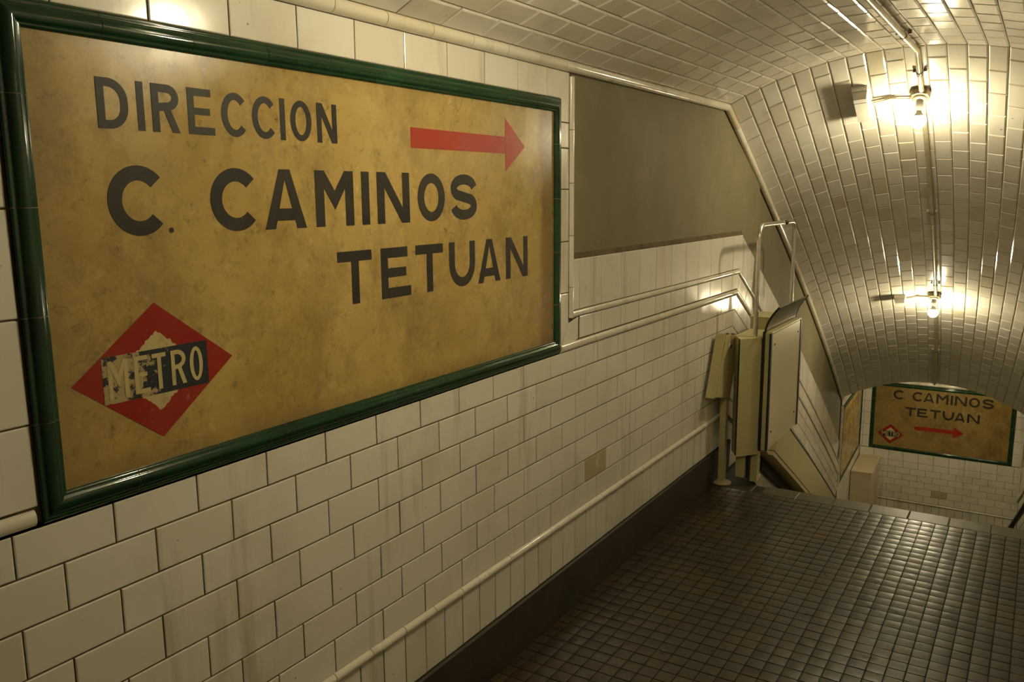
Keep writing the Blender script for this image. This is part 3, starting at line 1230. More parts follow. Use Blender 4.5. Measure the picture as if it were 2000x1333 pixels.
def glyph(ch, w, h, t):
    """polygons of a plain poster capital in a w x h box with stroke t"""
    k = t * 0.5
    if ch == 'I':
        return g_rect(0, 0, w, h)
    if ch == '.':
        return [[(w / 2 + w / 2 * math.cos(a), h / 2 + h / 2 * math.sin(a)) for a in [i * math.pi / 5 for i in range(10)]]]
    if ch == 'T':
        return g_rect(0, h - t * 0.95, w, h) + g_rect(w / 2 - k, 0, w / 2 + k, h - t * 0.95)
    if ch == 'L':
        return g_rect(0, 0, t, h) + g_rect(t, 0, w, t)
    if ch == 'E':
        return g_rect(0, 0, t, h) + g_rect(t, 0, w, t * 0.98) + g_rect(t, h * 0.5 - t * 0.42, w * 0.84, h * 0.5 + t * 0.46) + g_rect(t, h - t * 0.98, w * 0.9, h)
    if ch == 'N':
        return g_rect(0, 0, t, h) + g_rect(w - t, 0, w, h) + [[(t * 0.0, h), (t * 1.15, h), (w, 0), (w - t * 1.15, 0)]]
    if ch == 'M':
        return g_rect(0, 0, t, h) + g_rect(w - t, 0, w, h) + [[(0, h), (t * 1.05, h), (w / 2, h * 0.64), (w / 2, h * 0.30)], [(w, h), (w / 2, h * 0.30), (w / 2, h * 0.64), (w - t * 1.05, h)]]
    if ch == 'A':
        a = t * 0.55
        return [[(0, 0), (t * 1.02, 0), (w / 2 + a * 0.4, h), (w / 2 - a, h)], [(w - t * 1.02, 0), (w, 0), (w / 2 + a, h), (w / 2 - a * 0.4, h)],
                [(w * 0.24, h * 0.14), (w * 0.76, h * 0.14), (w * 0.70, h * 0.14 + t * 0.92), (w * 0.30, h * 0.14 + t * 0.92)]]
    if ch == 'C':
        rx = w / 1.74
        return g_ring(rx, h / 2, rx, h / 2, t, t * 0.95, 42, 318, 30)
    if ch == 'O':
        return g_ring(w / 2, h / 2, w / 2, h / 2, t, t * 0.9, 0, 360, 36)
    if ch == 'U':
        r = w / 2 - k
        return g_stroke([(k, h)] + arc(w / 2, r * 1.05 + k, r, r * 1.05, 180, 360, 14) + [(w - k, h)], t)
    if ch == 'D':
        r = min(w * 0.55, h * 0.35)
        return g_rect(0, 0, t, h) + g_stroke([(t * 0.5, k)] + arc(w - k - r, k + r, r, r, -90, 0, 8) + arc(w - k - r, h - k - r, r, r, 0, 90, 8) + [(t * 0.5, h - k)], t)
    if ch == 'R':
        m = h * 0.46
        r = (h - m - t) / 2 + k * 0.3
        cyy = (m + h) / 2
        return g_rect(0, 0, t, h) + g_stroke([(t * 0.5, m + k * 0.6)] + arc(w - k - r * 0.95, cyy, r * 0.95, (h - m) / 2 - k, -90, 90, 12) + [(t * 0.5, h - k)], t) + \
            [[(w - t * 1.08, 0), (w, 0), (w * 0.60 + t * 0.3, m + k * 0.4), (w * 0.60 - t * 0.75, m + k * 0.4)]]
    if ch == 'S':
        rx = w / 2 - k
        ry = (h / 2 - k) / 2 + t * 0.01
        top_ = arc(w / 2, h - k - ry, rx, ry, 8, 225, 16)
        bot = arc(w / 2, k + ry, rx, ry, 45, -172, 16)
        return g_stroke(top_ + bot, t)
    return []


def letter_obj(parent, polys, mp, thick, mat, name='letter'):
    """mp(a, b, n) maps letter coordinates to the world; thick prisms standing off by thick"""
    mb = MB()
    for i_, poly in enumerate(polys):
        n = len(poly)
        th_ = thick + (0.00012 * (i_ % 3) if len(polys) <= 8 else 0.0002 if i_ == 0 else 0.0001 if i_ == len(polys) - 1 else 0.0)
        bot = [mp(p[0], p[1], 0.0) for p in poly]
        topv = [mp(p[0], p[1], th_) for p in poly]
        mb.add(bot + topv, [tuple(range(n))[::-1], tuple(range(n, 2 * n))] + [(i, (i + 1) % n, n + (i + 1) % n, n + i) for i in range(n)])
    return link(name, mb.mesh(name, mat), parent)


# ------------------------------------------------------------------ signs
def moulding(parent, mp, a0, a1, b0, b1, wd, pitch_a, phase_a, pitch_b, phase_b, scale=1.0):
    """green glazed frame: profile across, run in short mitred lengths; each length its own child"""
    prof = [(0.0, 0.0), (0.0, 0.010), (0.003, 0.0135), (0.007, 0.0135), (0.010, 0.0115), (0.012, 0.016), (0.017, 0.0225), (0.023, 0.0275), (0.030, 0.0285), (0.036, 0.0255), (0.040, 0.020), (0.0415, 0.0165), (0.045, 0.0175), (0.0485, 0.014), (0.0505, 0.008), (0.051, 0.0)]
    sc = wd / 0.051
    prof = [(c * sc, h * 0.56 * scale) for c, h in prof]

    def run(origin, along, across, length, cuts):
        for i in range(len(cuts) - 1):
            s, e = cuts[i], cuts[i + 1]
            mb = MB()
            n = len(prof)
            gj = 0.0009
            for q, first in ((s, True), (e, False)):
                for c, h in prof:
                    off = 0.0
                    if first and i == 0:
                        off = c
                    elif (not first) and i == len(cuts) - 2:
                        off = -c
                    else:
                        off = gj if first else -gj
                    t = q + off
                    mb.v.append(mp(origin[0] + along[0] * t + across[0] * c, origin[1] + along[1] * t + across[1] * c, h))
            mb.f += [(k, k + 1, n + k + 1, n + k) for k in range(n - 1)] + [tuple(range(n))[::-1], tuple(range(n, 2 * n))]
            mb.m = [0] * len(mb.f)
            link('frame_tile', mb.mesh('frame_tile', M_GREEN, True), parent)
        # pale joint bed just under the glazed lengths
        mb = MB()
        n = len(prof)
        for q, sgn in ((0.0, 1), (length, -1)):
            for c, h in prof:
                t = q + sgn * c
                mb.v.append(mp(origin[0] + along[0] * t + across[0] * c, origin[1] + along[1] * t + across[1] * c, h - 0.0012))
        mb.f += [(k, k + 1, n + k + 1, n + k) for k in range(n - 1)]
        mb.m = [0] * len(mb.f)
        link('frame_bed', mb.mesh('frame_bed', M_VGROUT), parent)

    def cuts(L, pitch, phase):
        c = [0.0]
        t = phase % pitch
        if t < 0.07:
            t += pitch
        while t < L - 0.06:
            c.append(t)
            t += pitch
        return c + [L]
    LA, LB = a1 - a0, b1 - b0
    run((a0, b1), (1, 0), (0, -1), LA, cuts(LA, pitch_a, phase_a))
    run((a0, b0), (1, 0), (0, 1), LA, cuts(LA, pitch_a, phase_a))
    run((a0, b0), (0, 1), (1, 0), LB, cuts(LB, pitch_b, phase_b))
    run((a1, b0), (0, 1), (-1, 0), LB, cuts(LB, pitch_b, phase_b))


def slab(parent, name, poly, mp, lo, hi, mat):
    mb = MB()
    n = len(poly)
    mb.add([mp(a, b_, lo) for a, b_ in poly] + [mp(a, b_, hi) for a, b_ in poly], [tuple(range(n))[::-1], tuple(range(n, 2 * n))] + [(i, (i + 1) % n, n + (i + 1) % n, n + i) for i in range(n)])
    return link(name, mb.mesh(name, mat), parent)


def emblem(parent, mp, L, T, R_, B, band, letters, t, navy, inner=0.60, ragged=False):
    cx, cyy = (L[0] + R_[0]) / 2, (T[1] + B[1]) / 2
    O = [L, B, R_, T]
    I_ = [(cx + (p[0] - cx) * inner, cyy + (p[1] - cyy) * inner) for p in O]
    I2 = [(cx + (p[0] - cx) * inner * 1.12, cyy + (p[1] - cyy) * inner * 1.12) for p in O]
    root = slab(parent, 'emblem', I2, mp, 0.0, 0.0006, M_BUFF)
    props(root, 'worn red diamond with a dark band lettered METRO')
    mb = MB()
    quads = []
    nseg = 26 if ragged else 1
    for i in range(4):
        j = (i + 1) % 4
        ring_o = [(O[i][0] + (O[j][0] - O[i][0]) * k / nseg, O[i][1] + (O[j][1] - O[i][1]) * k / nseg) for k in range(nseg + 1)]
        ring_i = []
        for k in range(nseg + 1):
            f_ = 1.0 + (random.uniform(-0.045, 0.045) if ragged and 0 < k < nseg else 0.0)
            p_ = (I_[i][0] + (I_[j][0] - I_[i][0]) * k / nseg, I_[i][1] + (I_[j][1] - I_[i][1]) * k / nseg)
            ring_i.append((cx + (p_[0] - cx) * f_, cyy + (p_[1] - cyy) * f_))
        for k in range(nseg):
            quads.append([ring_o[k], ring_o[k + 1], ring_i[k + 1], ring_i[k]])
    for q in quads:
        mb.add([mp(a, b_, 0.0) for a, b_ in q] + [mp(a, b_, 0.0008) for a, b_ in q], [(3, 2, 1, 0), (4, 5, 6, 7), (0, 1, 5, 4), (1, 2, 6, 5), (2, 3, 7, 6), (3, 0, 4, 7)])
    link('diamond_border', mb.mesh('diamond_border', M_RED), root)
    x0, x1, z0, z1 = band
    slab(root, 'name_band', [(x0, z0), (x1, z0), (x1, z1), (x0, z1)], mp, 0.0, 0.0013, navy)
    for ch, a0, a1, b0, b1 in letters:
        letter_obj(root, glyph(ch, a1 - a0, b1 - b0, t), lambda a, b_, n, a0=a0, b0=b0: mp(a0 + a, b0 + b_, 0.0013 + n), 0.0006, M_BUFF)


PF = -0.004      # depth of the painted panel relative to the tile face


def mp_main(a, b_, n):
    return Vector((PF + n, a, b_))


sign = thing('direction_sign', (0.0, (SY0 + SY1) / 2, SZ0), 'large cream sign DIRECCION C. CAMINOS TETUAN in green glazed frame', 'sign')
slab(sign, 'panel', [(SY0 + 0.01, SZ0 + 0.01), (SY1 - 0.01, SZ0 + 0.01), (SY1 - 0.01, SZ1 - 0.01), (SY0 + 0.01, SZ1 - 0.01)], mp_main, -0.008, 0.0065, M_PANEL_MAIN)


def mp_face(a, b_, n):
    return Vector((PF + 0.0065 + n, a, b_))


moulding(sign, lambda a, b_, n: Vector((0.0005 + n, a, b_)), SY0, SY1, SZ0, SZ1, 0.051, 0.2075, 1.035 - SY0, 0.2, 1.295 - SZ0)
ROW1 = [('D', 1.017, 1.084), ('I', 1.104, 1.120), ('R', 1.138, 1.203), ('E', 1.225, 1.293), ('C', 1.313, 1.379), ('C', 1.400, 1.466), ('I', 1.485, 1.501), ('O', 1.518, 1.588), ('N', 1.607, 1.678)]
ROW2 = [('C', 1.022, 1.144), ('C', 1.268, 1.393), ('A', 1.422, 1.556), ('M', 1.590, 1.731), ('I', 1.763, 1.794), ('N', 1.826, 1.968), ('O', 2.006, 2.140), ('S', 2.172, 2.314)]
ROW3 = [('T', 1.659, 1.794), ('E', 1.833, 1.964), ('T', 1.989, 2.124), ('U', 2.157, 2.299), ('A', 2.317, 2.452), ('N', 2.488, 2.634)]
for rowl, z0, z1, t in ((ROW1, 1.845, 1.942, 0.0165), (ROW2, 1.634, 1.776, 0.0315), (ROW3, 1.423, 1.566, 0.0295)):
    for ch, a0, a1 in rowl:
        letter_obj(sign, glyph(ch, a1 - a0, z1 - z0, t), lambda a, b_, n, a0=a0, z0=z0: mp_face(a0 + a, z0 + b_, n), 0.0008, M_INK)
letter_obj(sign, glyph('.', 0.012, 0.012, 0.012), lambda a, b_, n: mp_face(1.157 + a, 1.637 + b_, n), 0.0008, M_INK, 'full_stop')
letter_obj(sign, [[(1.981, 1.847), (2.4905, 1.849), (2.4905, 1.904), (1.981, 1.905)], [(2.491, 1.790), (2.619, 1.876), (2.491, 1.964)]], lambda a, b_, n: mp_face(a, b_, n), 0.0008, M_ARROW, 'arrow')
emblem(sign, mp_face, (0.913, 1.350), (1.106, 1.495), (1.300, 1.350), (1.106, 1.205), (0.978, 1.231, 1.300, 1.397),
       [('M', 0.989, 1.034, 1.309, 1.388), ('E', 1.048, 1.083, 1.309, 1.388), ('T', 1.091, 1.124, 1.310, 1.387), ('R', 1.136, 1.173, 1.311, 1.387), ('O', 1.183, 1.217, 1.311, 1.387)], 0.0095, M_NAVY, 0.585, True)

# the sign on the end wall
def mp_end(a, b_, n):
    return Vector((a, YEND - 0.003 - n, b_))


es = thing('direction_sign', ((ES0 + ES1) / 2, YEND, EZ0), 'stained sign C. CAMINOS TETUAN with arrow, on end wall below stairs', 'sign')
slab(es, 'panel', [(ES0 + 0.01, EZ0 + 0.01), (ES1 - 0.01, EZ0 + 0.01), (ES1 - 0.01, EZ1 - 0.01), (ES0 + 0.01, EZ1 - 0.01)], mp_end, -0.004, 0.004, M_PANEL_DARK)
moulding(es, lambda a, b_, n: mp_end(a, b_, n - 0.003), ES0, ES1, EZ0, EZ1, 0.051, 0.2075, 0.1, 0.2, 0.1)


def mp_endf(a, b_, n):
    return mp_end(a, b_, 0.004 + n)


E1 = [('C', 0.013, 0.138), ('C', 0.247, 0.366), ('A', 0.380, 0.513), ('M', 0.537, 0.680), ('I', 0.706, 0.733), ('N', 0.756, 0.897), ('O', 0.919, 1.047), ('S', 1.073, 1.204)]
E2 = [('T', 0.171, 0.302), ('E', 0.320, 0.449), ('T', 0.474, 0.601), ('U', 0.625, 0.761), ('A', 0.766, 0.892), ('N', 0.914, 1.059)]
for rowl, z0, z1, t in ((E1, -1.063, -0.935, 0.026), (E2, -1.275, -1.156, 0.026)):
    for ch, a0, a1 in rowl:
        letter_obj(es, glyph(ch, a1 - a0, z1 - z0, t), lambda a, b_, n, a0=a0, z0=z0: mp_endf(a0 + a, z0 + b_, n), 0.0012, M_INK)
letter_obj(es, glyph('.', 0.015, 0.015, 0.015), lambda a, b_, n: mp_endf(0.141 + a, -1.064 + b_, n), 0.0012, M_INK, 'full_stop')
letter_obj(es, [[(0.303, -1.461), (0.766, -1.455), (0.766, -1.403), (0.303, -1.408)], [(0.766, -1.512), (0.887, -1.430), (0.766, -1.352)]], mp_endf, 0.0012, M_RED, 'arrow')
emblem(es, mp_endf, (-0.161, -1.556), (0.004, -1.418), (0.175, -1.556), (0.004, -1.695), (-0.109, 0.122, -1.594, -1.514),
       [('M', -0.103, -0.048, -1.588, -1.520), ('E', -0.040, -0.008, -1.588, -1.520), ('T', -0.003, 0.035, -1.588, -1.520), ('R', 0.042, 0.077, -1.588, -1.520), ('O', 0.083, 0.118, -1.588, -1.520)], 0.0085, M_NAVY2, 0.66)

# the sign on the side wall of the lower passage
def mp_side(a, b_, n):
    p = LFX @ Vector((a, b_, n))
    return p


SS0, SS1, SB0, SB1 = 0.045, LLEN - 0.10, ZL + 1.108, ZL + 2.062
ss = thing('direction_sign', tuple(mp_side((SS0 + SS1) / 2, SB0, 0)), 'faded sign seen edge-on along the side wall at the foot of the stairs', 'sign')
slab(ss, 'panel', [(SS0 + 0.01, SB0 + 0.01), (SS1 - 0.01, SB0 + 0.01), (SS1 - 0.01, SB1 - 0.01), (SS0 + 0.01, SB1 - 0.01)], mp_side, -0.005, 0.003, M_PANEL)
moulding(ss, lambda a, b_, n: mp_side(a, b_, n), SS0, SS1, SB0, SB1, 0.051, 0.2075, 0.1, 0.2, 0.1)
a = SS0 + 0.22
for ch in 'DIRECCION':
    wch = 0.04 if ch == 'I' else 0.115
    letter_obj(ss, glyph(ch, wch, 0.13, 0.026 if ch != 'I' else 0.026), lambda p, q, n, a=a: mp_side(a + p, SB1 - 0.25 + q, 0.003 + n), 0.0012, M_INKOLD)
    a += wch + 0.045
a = SS0 + 0.25
for ch in 'SOL':
    letter_obj(ss, glyph(ch, 0.2, 0.15, 0.034), lambda p, q, n, a=a: mp_side(a + p, SB1 - 0.50 + q, 0.003 + n), 0.0012, M_INKOLD)
    a += 0.36


# ------------------------------------------------------------------ conduit and lamps
def crown(y, down=0.0, side=0.0):
    p = vault(XC + side, y, 0.0)
    return p + Vector((0, 0, -down))


pipe = thing('conduit_pipe', tuple(crown(YB, 0.03, 0.012)), 'pale painted conduit running along the crown of the vault between the bulbs', 'pipe')
LAMP_Y = [-1.35, 1.91, 5.19, 7.79]
runs = [(-3.2, LAMP_Y[0]), (LAMP_Y[0], LAMP_Y[1]), (LAMP_Y[1], LAMP_Y[2]), (LAMP_Y[2], LAMP_Y[3]), (LAMP_Y[3], 10.08)]
for a, b_ in runs:
    pts = []
    n = 14
    ys_ = sorted(set([a + (b_ - a) * i / n for i in range(n + 1)] + ([YB - 0.03, YB, YB + 0.03] if a < YB < b_ else [])))
    for y in ys_:
        pts.append(crown(y, 0.024, 0.014))
    mb = MB()
    mb.tube(pts, 0.0135, 10)
    mb.build('pipe_run', M_PIPE, pipe, True)
for y in (0.6, 3.2, 4.35, 5.0, 6.42, 7.55, 9.05):
    c = crown(y, 0.024, 0.014)
    t = Vector((dxo(y), 1, -0.525 if y > YB else 0)).normalized()
    mb = MB()
    mb.tube([c - t * 0.012, c + t * 0.012], 0.0165, 10)
    q = mb.build('pipe_clip', M_IRON, pipe)
    for s in (-1, 1):
        m2 = MB()
        p = c + Vector((s * 0.026, 0, 0.012))
        m2.lathe([(0.004, -0.012), (0.008, -0.010), (0.008, 0.004), (0.003, 0.006)], p, Vector((0, 0.2, -1)), 8)
        m2.build('screw', M_PORC if y > 5.5 else M_IRON, q)
for y in (4.40, 6.60):
    c = crown(y, 0.024, 0.014)
    t = Vector((dxo(y), 1, -0.525 if y > YB else 0)).normalized()
    mb = MB()
    mb.tube([c - t * 0.03, c + t * 0.03], 0.0158, 10)
    mb.build('coupling', M_PIPE, pipe, True)


def bulb_lamp(y, label, flat=False, glass=M_BULB):
    base = crown(y, 0.0, 0.006)
    if flat:
        base.z = vault(XC, y_foot(XC), 0.0).z
    lamp = thing('ceiling_lamp', tuple(base), label, 'lamp', 'bare bulbs along the vault')
    nrm = Vector((0, -0.0, -1)) if (y < YB or flat) else Vector((0, -SA, -CA))
    b0 = MB()
    b0.lathe([(0.046, -0.004), (0.050, 0.0), (0.050, 0.030), (0.046, 0.036), (0.030, 0.038)], base, nrm, 20)
    b0.build('junction_box', M_IRON, lamp, False)
    for k in range(4):
        a = math.radians(45 + 90 * k)
        m2 = MB()
        s = Vector((1, 0, 0))
        w2 = nrm.cross(s)
        p = base + nrm * 0.028 + 0.044 * (math.cos(a) * s + math.sin(a) * w2)
        m2.lathe([(0.012, -0.028), (0.012, 0.006), (0.006, 0.010)], p, nrm, 8)
        m2.build('lug', M_IRON, lamp)
    top_ = base + nrm * 0.036
    ring = MB()
    ring.lathe([(0.034, -0.004), (0.036, 0.002), (0.030, 0.012), (0.020, 0.013)], top_, nrm, 18)
    ring.build('cover_ring', M_PIPE, lamp, True)
    s0 = top_ + Vector((0, 0, -0.004))
    sk = MB()
    sk.lathe([(0.015, 0.030), (0.015, 0.012), (0.017, -0.010), (0.021, -0.024), (0.021, -0.048), (0.017, -0.062)], s0, (0, 0, 1), 16)
    sk.build('socket', M_PORC, lamp, True)
    R_ = 0.040
    neck = MB()                         # white plastic housing; only the frosted dome below it gives light
    neck.lathe([(0.012, 0.0), (0.0135, -0.008), (0.017, -0.016), (0.024, -0.024), (R_ * math.cos(math.radians(40)), -0.056 + R_ * math.sin(math.radians(40)))], s0 + Vector((0, 0, -0.060)), (0, 0, 1), 14)
    neck.build('bulb_neck', M_PORC, lamp, True)
    bb = MB()
    prof = []
    for k in range(9):
        a = math.radians(40 - 16.0 * k)
        prof.append((max(0.0015, R_ * math.cos(a)), -0.056 + R_ * math.sin(a)))
    bb.lathe(prof, s0 + Vector((0, 0, -0.060)), (0, 0, 1), 14)
    bb.build('bulb', glass, lamp, True)
    return lamp


bulb_lamp(LAMP_Y[1], 'bare bulb lamp on the vault above the viewer, lighting the large sign')
bulb_lamp(LAMP_Y[2], 'bare glowing bulb under the vault at the top of the stairs')
bulb_lamp(LAMP_Y[3], 'bare glowing bulb halfway down the sloping vault')
bulb_lamp(11.25, 'bare bulb hidden behind the lip of the vault, lighting the end wall', True, M_BULB_DIM)


# emergency light boxes beside the two visible bulbs
def light_box(px, py, lx, ly, depth, label, screw):
    """find the spot on the sloping vault that the pixel looks at"""
    w = pixel_ray(px, py)
    best = None
    d = 3.0
    while d < 11:
        P = CAM + w * d
        if P.y > YB:
            u = P.x - xo(P.y)
            q = vault(u, P.y, 0.0)
            if P.z > q.z - depth * 0.5:
                best = P
                break
        d += 0.004
    P = best
    u = P.x - xo(P.y)
    th = math.asin((u - XC) / RV)
    ex = Vector((math.cos(th), 0, -math.sin(th)))
    ey = Vector((dxo(P.y), 1, -0.525)).normalized()
    ez = ex.cross(ey)
    if ez.z > 0:
        ez = -ez
    ez.normalize()
    ex = ey.cross(ez)
    o = vault(u, P.y, 0.0)
    root = thing('emergency_light', tuple(o), label, 'light fitting', 'emergency light boxes beside the bulbs')
    Mx = frame_matrix(o, ex, ey, ez)

    def frustum(x, y, z0, z1, tp, name, mat, par):
        v = [(-x, -y, z0), (x, -y, z0), (x, y, z0), (-x, y, z0), (-x * tp, -y * tp, z1), (x * tp, -y * tp, z1), (x * tp, y * tp, z1), (-x * tp, y * tp, z1)]
        mb = MB()
        mb.add([Mx @ Vector(p) for p in v], [(3, 2, 1, 0), (4, 5, 6, 7), (0, 1, 5, 4), (1, 2, 6, 5), (2, 3, 7, 6), (3, 0, 4, 7)])
        return mb.build(name, mat, par)
    frustum(lx / 2, ly / 2, -0.004, depth * 0.42, 0.985, 'backplate', M_PORC, root)
    df = frustum(lx / 2 * 0.95, ly / 2 * 0.96, depth * 0.42, depth, 0.86, 'diffuser', M_DIFF, root)
    for s in (-1, 1):
        mb = MB()
        mb.box(-lx / 2 * 0.7, lx / 2 * 0.7, s * ly / 2 * 0.55 - 0.002, s * ly / 2 * 0.55 + 0.002, depth * 0.86, depth * 1.03)
        mb.v = [Mx @ p for p in mb.v]
        mb.build('rib', M_DIFF, df)
    return o, ez


o1, n1 = light_box(1683, 208, 0.080, 0.27, 0.070, 'oblong frosted light box beside the bulb at the top of the stairs', False)
o2, n2 = light_box(1757, 588, 0.085, 0.10, 0.075, 'small frosted light box beside the bulb halfway down the stairs', True)
for o, y, lab in ((o1, LAMP_Y[2], 'thin rusty conduit from light box to bulb at stair top'), (o2, LAMP_Y[3], 'twin thin cables from light box to bulb halfway down')):
    end = crown(y, 0.018, -0.04)
    start = o + Vector((0.05, 0.0, -0.006))
    mid = vault(((start.x + end.x) / 2) - xo((start.y + end.y) / 2), (start.y + end.y) / 2, 0.006)
    c = thing('cable_conduit', tuple(start), lab, 'conduit')
    for k in range(2):
        sh = Vector((0, 0.0 if k == 0 else 0.02, 0.0 if k == 0 else -0.0105))
        mb = MB()
        mb.tube([start + sh, mid + sh, end + sh], 0.0042, 8)
        mb.build('cable', M_IRON if k == 0 else M_PIPE, c, True)


# ------------------------------------------------------------------ stairlift folded at the top of the stairs
lift = thing('stairlift', (0.2, 5.1, 0.0), 'cream folded wheelchair stairlift parked at the top of the stairs', 'stairlift')
mb = MB()
foot = [(0.155, 4.735), (0.245, 4.85), (0.245, 5.40), (0.088, 5.40), (0.088, 4.86)]
mb.prism([(x, y, 0.195) for x, y in foot], (0, 0, 0.695))
body = mb.build('carriage', M_CREAM, lift)
mb = MB()
mb.box(0.085, 0.215, 5.16, 5.40, 0.89, 0.955)
mb.box(0.080, 0.220, 5.155, 5.405, 0.955, 0.966)
mb.build('control_box', M_CREAM, body)
mb = MB()
mb.prism([(0.1500, 4.742, 0.20), (0.1555, 4.733, 0.20), (0.1555, 4.733, 0.888), (0.1500, 4.742, 0.888)], (-0.012, 0.02, 0))
mb.build('gap_shade', M_BLACK, body)  # black strip paints the shade of the gap beside the carriage face
# platform folded upright: plate with black rubber edges
PX0, PX1, PY0, PY1, PZ0, PZ1 = 0.250, 0.300, 4.852, 5.552, 0.222, 0.915
mb = MB()
mb.box(PX0 + 0.014, PX1 - 0.012, PY0, PY1, PZ0, PZ1)
plat = mb.build('platform', M_CREAM, lift)
mb = MB()
mb.box(PX1 - 0.012, PX1, PY0 + 0.02, PY1 - 0.028, PZ0 + 0.004, PZ1 - 0.004)
mb.build('face_plate', M_CREAM2, plat)
mb = MB()
mb.box(PX1 - 0.012, PX1 - 0.001, PY0 - 0.002, PY0 + 0.0195, PZ0, PZ1 - 0.002)
mb.build('edge_strip', M_BLACK, plat)
mb = MB()
mb.box(PX1 - 0.012, PX1 + 0.004, PY1 - 0.0275, PY1 + 0.004, PZ0, PZ1)
mb.build('edge_strip', M_BLACK, plat)
mb = MB()
mb.box(PX0, PX0 + 0.0135, PY0 - 0.004, PY1, PZ0 - 0.005, PZ1 + 0.01)
mb.build('edge_strip', M_BLACK, plat)
mb = MB()
mb.box(PX0 + 0.012, PX1 + 0.001, PY0 + 0.01, PY1 - 0.01, PZ1, PZ1 + 0.008)
mb.build('top_lip', M_CREAM, plat)
for yy in (PY0 + 0.07, PY1 - 0.09):
    for zz_ in (PZ0 + 0.10, PZ1 - 0.07):
        mb = MB()
        mb.lathe([(0.006, -0.001), (0.006, 0.002), (0.003, 0.004)], (PX1, yy, zz_), (1, 0, 0), 8)
        mb.build('screw', M_BLACK, plat)
# flap standing on the platform, curling outwards
mb = MB()
n = 7
prof = []
for i in range(n):
    t = i / (n - 1)
    prof.append((PX0 + 0.010 + 0.075 * t ** 1.8, PZ1 + 0.006 + 0.150 * t))
thk = 0.006
v = []
for yv in (PY0 + 0.0, PY1 - 0.02):
    for x, z in prof:
        v.append((x, yv, z))
    for x, z in prof:
        v.append((x + thk, yv, z - 0.002))
m2_ = 2 * n
f = []
for i in range(n - 1):
    f.append((i, i + 1, m2_ + i + 1, m2_ + i))
    f.append((n + i, m2_ + n + i, m2_ + n + i + 1, n + i + 1))
    f.append((i, n + i, n + i + 1, i + 1))
    f.append((m2_ + i, m2_ + i + 1, m2_ + n + i + 1, m2_ + n + i))
f.append((n - 1, 2 * n - 1, m2_ + 2 * n - 1, m2_ + n - 1))
f.append((0, m2_, m2_ + n, n))
mb.add(v, f)
flap = mb.build('ramp_flap', M_FLAP, lift)
for yv in (PY0 - 0.004, PY1 - 0.020):
    mb = MB()
    mb.tube([(x + 0.003, yv, z) for x, z in prof], 0.006, 6)
    mb.build('flap_edge', M_BLACK, flap)
# chrome arm
arm = fillet([(0.2, 4.871, 0.85), (0.2, 4.871, 1.530), (0.2, 5.672, 1.530), (0.2, 5.672, 0.80)], 0.075, 6)
mb = MB()
mb.tube(arm, 0.0125, 12)
armo = mb.build('safety_arm', M_STEEL, lift, True)
mb = MB()
mb.tube([(0.2, 5.36, 1.530), (0.2, 5.46, 1.530)], 0.0150, 12)
mb.build('sleeve', M_STEEL, armo, True)
mb = MB()
mb.lathe([(0.004, -0.004), (0.012, -0.002), (0.014, 0.006), (0.012, 0.013), (0.004, 0.015)], (0.212, 5.40, 1.530), (1, -0.3, 0), 12)
mb.build('knob', M_BLACK, armo, True)
# legs below the carriage
for (x0, x1, y0, y1, z0) in ((0.135, 0.185, 4.80, 4.86, 0.055), (0.205, 0.245, 4.86, 4.92, 0.02)):
    mb = MB()
    mb.box(x0, x1, y0, y1, z0, 0.195)
    mb.build('leg', M_CREAM, lift)
mb = MB()
mb.lathe([(0.022, 0.0), (0.022, 0.05), (0.015, 0.055)], (0.19, 4.935, 0.024), (0.9, 0.3, 0), 12)
mb.build('roller', M_CREAM, lift, True)
mb = MB()
mb.box(0.187, 0.203, 4.83, 4.90, 0.05, 0.195)
mb.build('leg_gap_shade', M_BLACK, lift)  # black block stands in for the shaded gap between the legs

# the box on a post next to it
post = thing('post_box', (0.05, 4.80, 0.0), 'tilted cream control box on a slim post against the tiled wall', 'control post')
mb = MB()
mb.box(0.034, 0.070, 4.790, 4.826, 0.0, 0.60)
mb.build('post', M_CREAM, post)
mb = MB()
mb.lathe([(0.055, 0.0), (0.055, 0.006), (0.03, 0.010)], (0.054, 4.808, 0.0), (0, 0, 1), 14)
mb.build('base_plate', M_CREAM, post)
mb = MB()
Bq = [(4.575, 0.575), (4.828, 0.520), (4.985, 0.872), (4.728, 0.912)]
mb.prism([(0.022, y, z) for y, z in Bq], (0.055, 0, 0))
hs_ = mb.build('housing', M_CREAM, post)
mb = MB()
Bq2 = [(4.560, 0.570), (4.572, 0.566), (4.725, 0.915), (4.713, 0.918)]
mb.prism([(0.020, y, z) for y, z in Bq2], (0.050, 0, 0))
mb.build('cover_lip', M_CREAM, hs_)
mb = MB()
mb.lathe([(0.015, -0.001), (0.015, 0.003), (0.008, 0.004)], (0.077, 4.805, 0.835), (1, 0, 0), 14)
lk = mb.build('lock', M_STEEL, hs_)
mb = MB()
mb.lathe([(0.009, 0.0), (0.009, 0.005), (0.005, 0.006)], (0.080, 4.805, 0.835), (1, 0, 0), 12)
mb.build('keyhole', M_BLACK, lk)
for k in (0.35, 0.75):
    yv, zv = 4.728 + k * 0.257, 0.914 - k * 0.040
    mb = MB()
    mb.box(0.045, 0.060, yv - 0.010, yv + 0.010, zv - 0.003, zv + 0.006)
    mb.build('catch', M_IRON, hs_)

# the lift's guide rail along the stair wall
rail = thing('lift_rail', tuple(stair_pt(1.0, 0.38, 0.1)), 'wide cream stairlift guide rail with black seams sloping down the stair wall', 'rail')


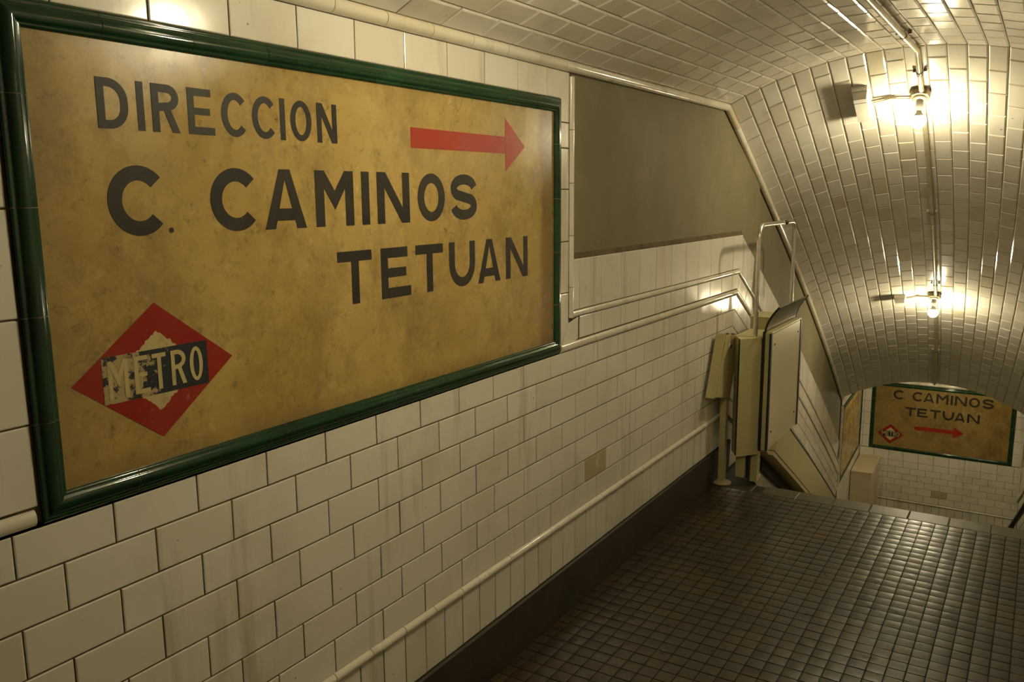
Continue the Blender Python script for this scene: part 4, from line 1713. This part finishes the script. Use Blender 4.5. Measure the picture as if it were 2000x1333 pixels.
def rail_strip(h0, h1, n0, n1, s0, s1, name, mat):
    mb = MB()
    k = 22
    for i in range(k + 1):
        s = s0 + (s1 - s0) * i / k
        for h, n in ((h0, n0), (h0, n1), (h1, n1), (h1, n0)):
            mb.v.append(stair_pt(s, h, n))
    for i in range(k):
        for q in range(4):
            mb.f.append((i * 4 + q, i * 4 + (q + 1) % 4, (i + 1) * 4 + (q + 1) % 4, (i + 1) * 4 + q))
    mb.f += [(3, 2, 1, 0), (k * 4, k * 4 + 1, k * 4 + 2, k * 4 + 3)]
    mb.m = [0] * len(mb.f)
    return mb.build(name, mat, rail)


rail_strip(0.385, 0.640, 0.03, 0.118, 0.92, 5.3, 'cover_panel', M_CREAM)
rail_strip(0.641, 0.656, 0.03, 0.120, 0.90, 5.3, 'seam_strip', M_BLACK)
rail_strip(0.368, 0.384, 0.03, 0.124, 0.86, 5.3, 'seam_strip', M_BLACK)
rail_strip(0.338, 0.367, 0.03, 0.132, 0.80, 5.3, 'lower_lip', M_CREAM)
rail_strip(0.262, 0.337, 0.008, 0.03, 0.98, 5.3, 'lip_shade_strip', M_BASE)  # dark strip added to paint the shadow band under the rail's lip
rail_strip(0.345, 0.60, 0.03, 0.10, 0.62, 0.79, 'end_housing', M_CREAM)

# ------------------------------------------------------------------ boxed-in corner at the foot of the stairs
bx = thing('boxed_plinth', (-0.2, 11.9, ZL), 'plain cream boxed-in plinth in the corner under the far signs', 'plinth')
mb = MB()
xa = xo(11.44) + 0.008
mb.prism([(xa, 11.445, ZL), (-0.082, 11.465, ZL), (-0.108, YEND - 0.004, ZL), (xo(YEND) + 0.012, YEND - 0.004, ZL)], (0, 0, -1.905 - ZL))
bd = mb.build('body', M_LID, bx)
mb = MB()
mb.prism([(-0.079, 11.460, ZL + 0.9), (-0.074, 11.461, ZL + 0.9), (-0.104, YEND - 0.006, ZL + 0.9), (-0.109, YEND - 0.006, ZL + 0.9)], (0, 0, -1.897 - ZL - 0.9))
mb.build('edge_bead', M_TRIM, bx)
mb = MB()
mb.prism([(xa, 11.438, -1.905), (-0.080, 11.458, -1.905), (-0.106, YEND - 0.004, -1.905), (xo(YEND) + 0.012, YEND - 0.004, -1.905)], (0, 0, 0.010))
mb.build('lid', M_LID, bx)

# ------------------------------------------------------------------ handrail on the other side of the stairs
hr = thing('handrail', tuple(rstair(2.0, 0.78) + Vector((-0.08, 0, 0))), 'dark handrail descending the stairs beside the end wall', 'handrail')
mb = MB()
pts = [rstair(s, 0.775) + Vector((-0.08, 0, 0)) for s in [0.2 + i * 0.35 for i in range(16)]]
mb.tube(pts, 0.024, 12)
hro = mb.build('rail', M_RAILD, hr, True)
for s in (0.6, 2.0, 3.4, 4.8):
    mb = MB()
    p = rstair(s, 0.775) + Vector((-0.085, 0, -0.02))
    q = rstair(s, 0.70)
    mb.tube([p, p + Vector((0, 0, -0.06)), q + Vector((-0.03, 0, -0.03)), q + Vector((-0.002, 0, -0.01))], 0.007, 8)
    mb.build('bracket', M_RAILD, hr, True)

for o in BASES:
    if '_base' in o:
        del o['_base']
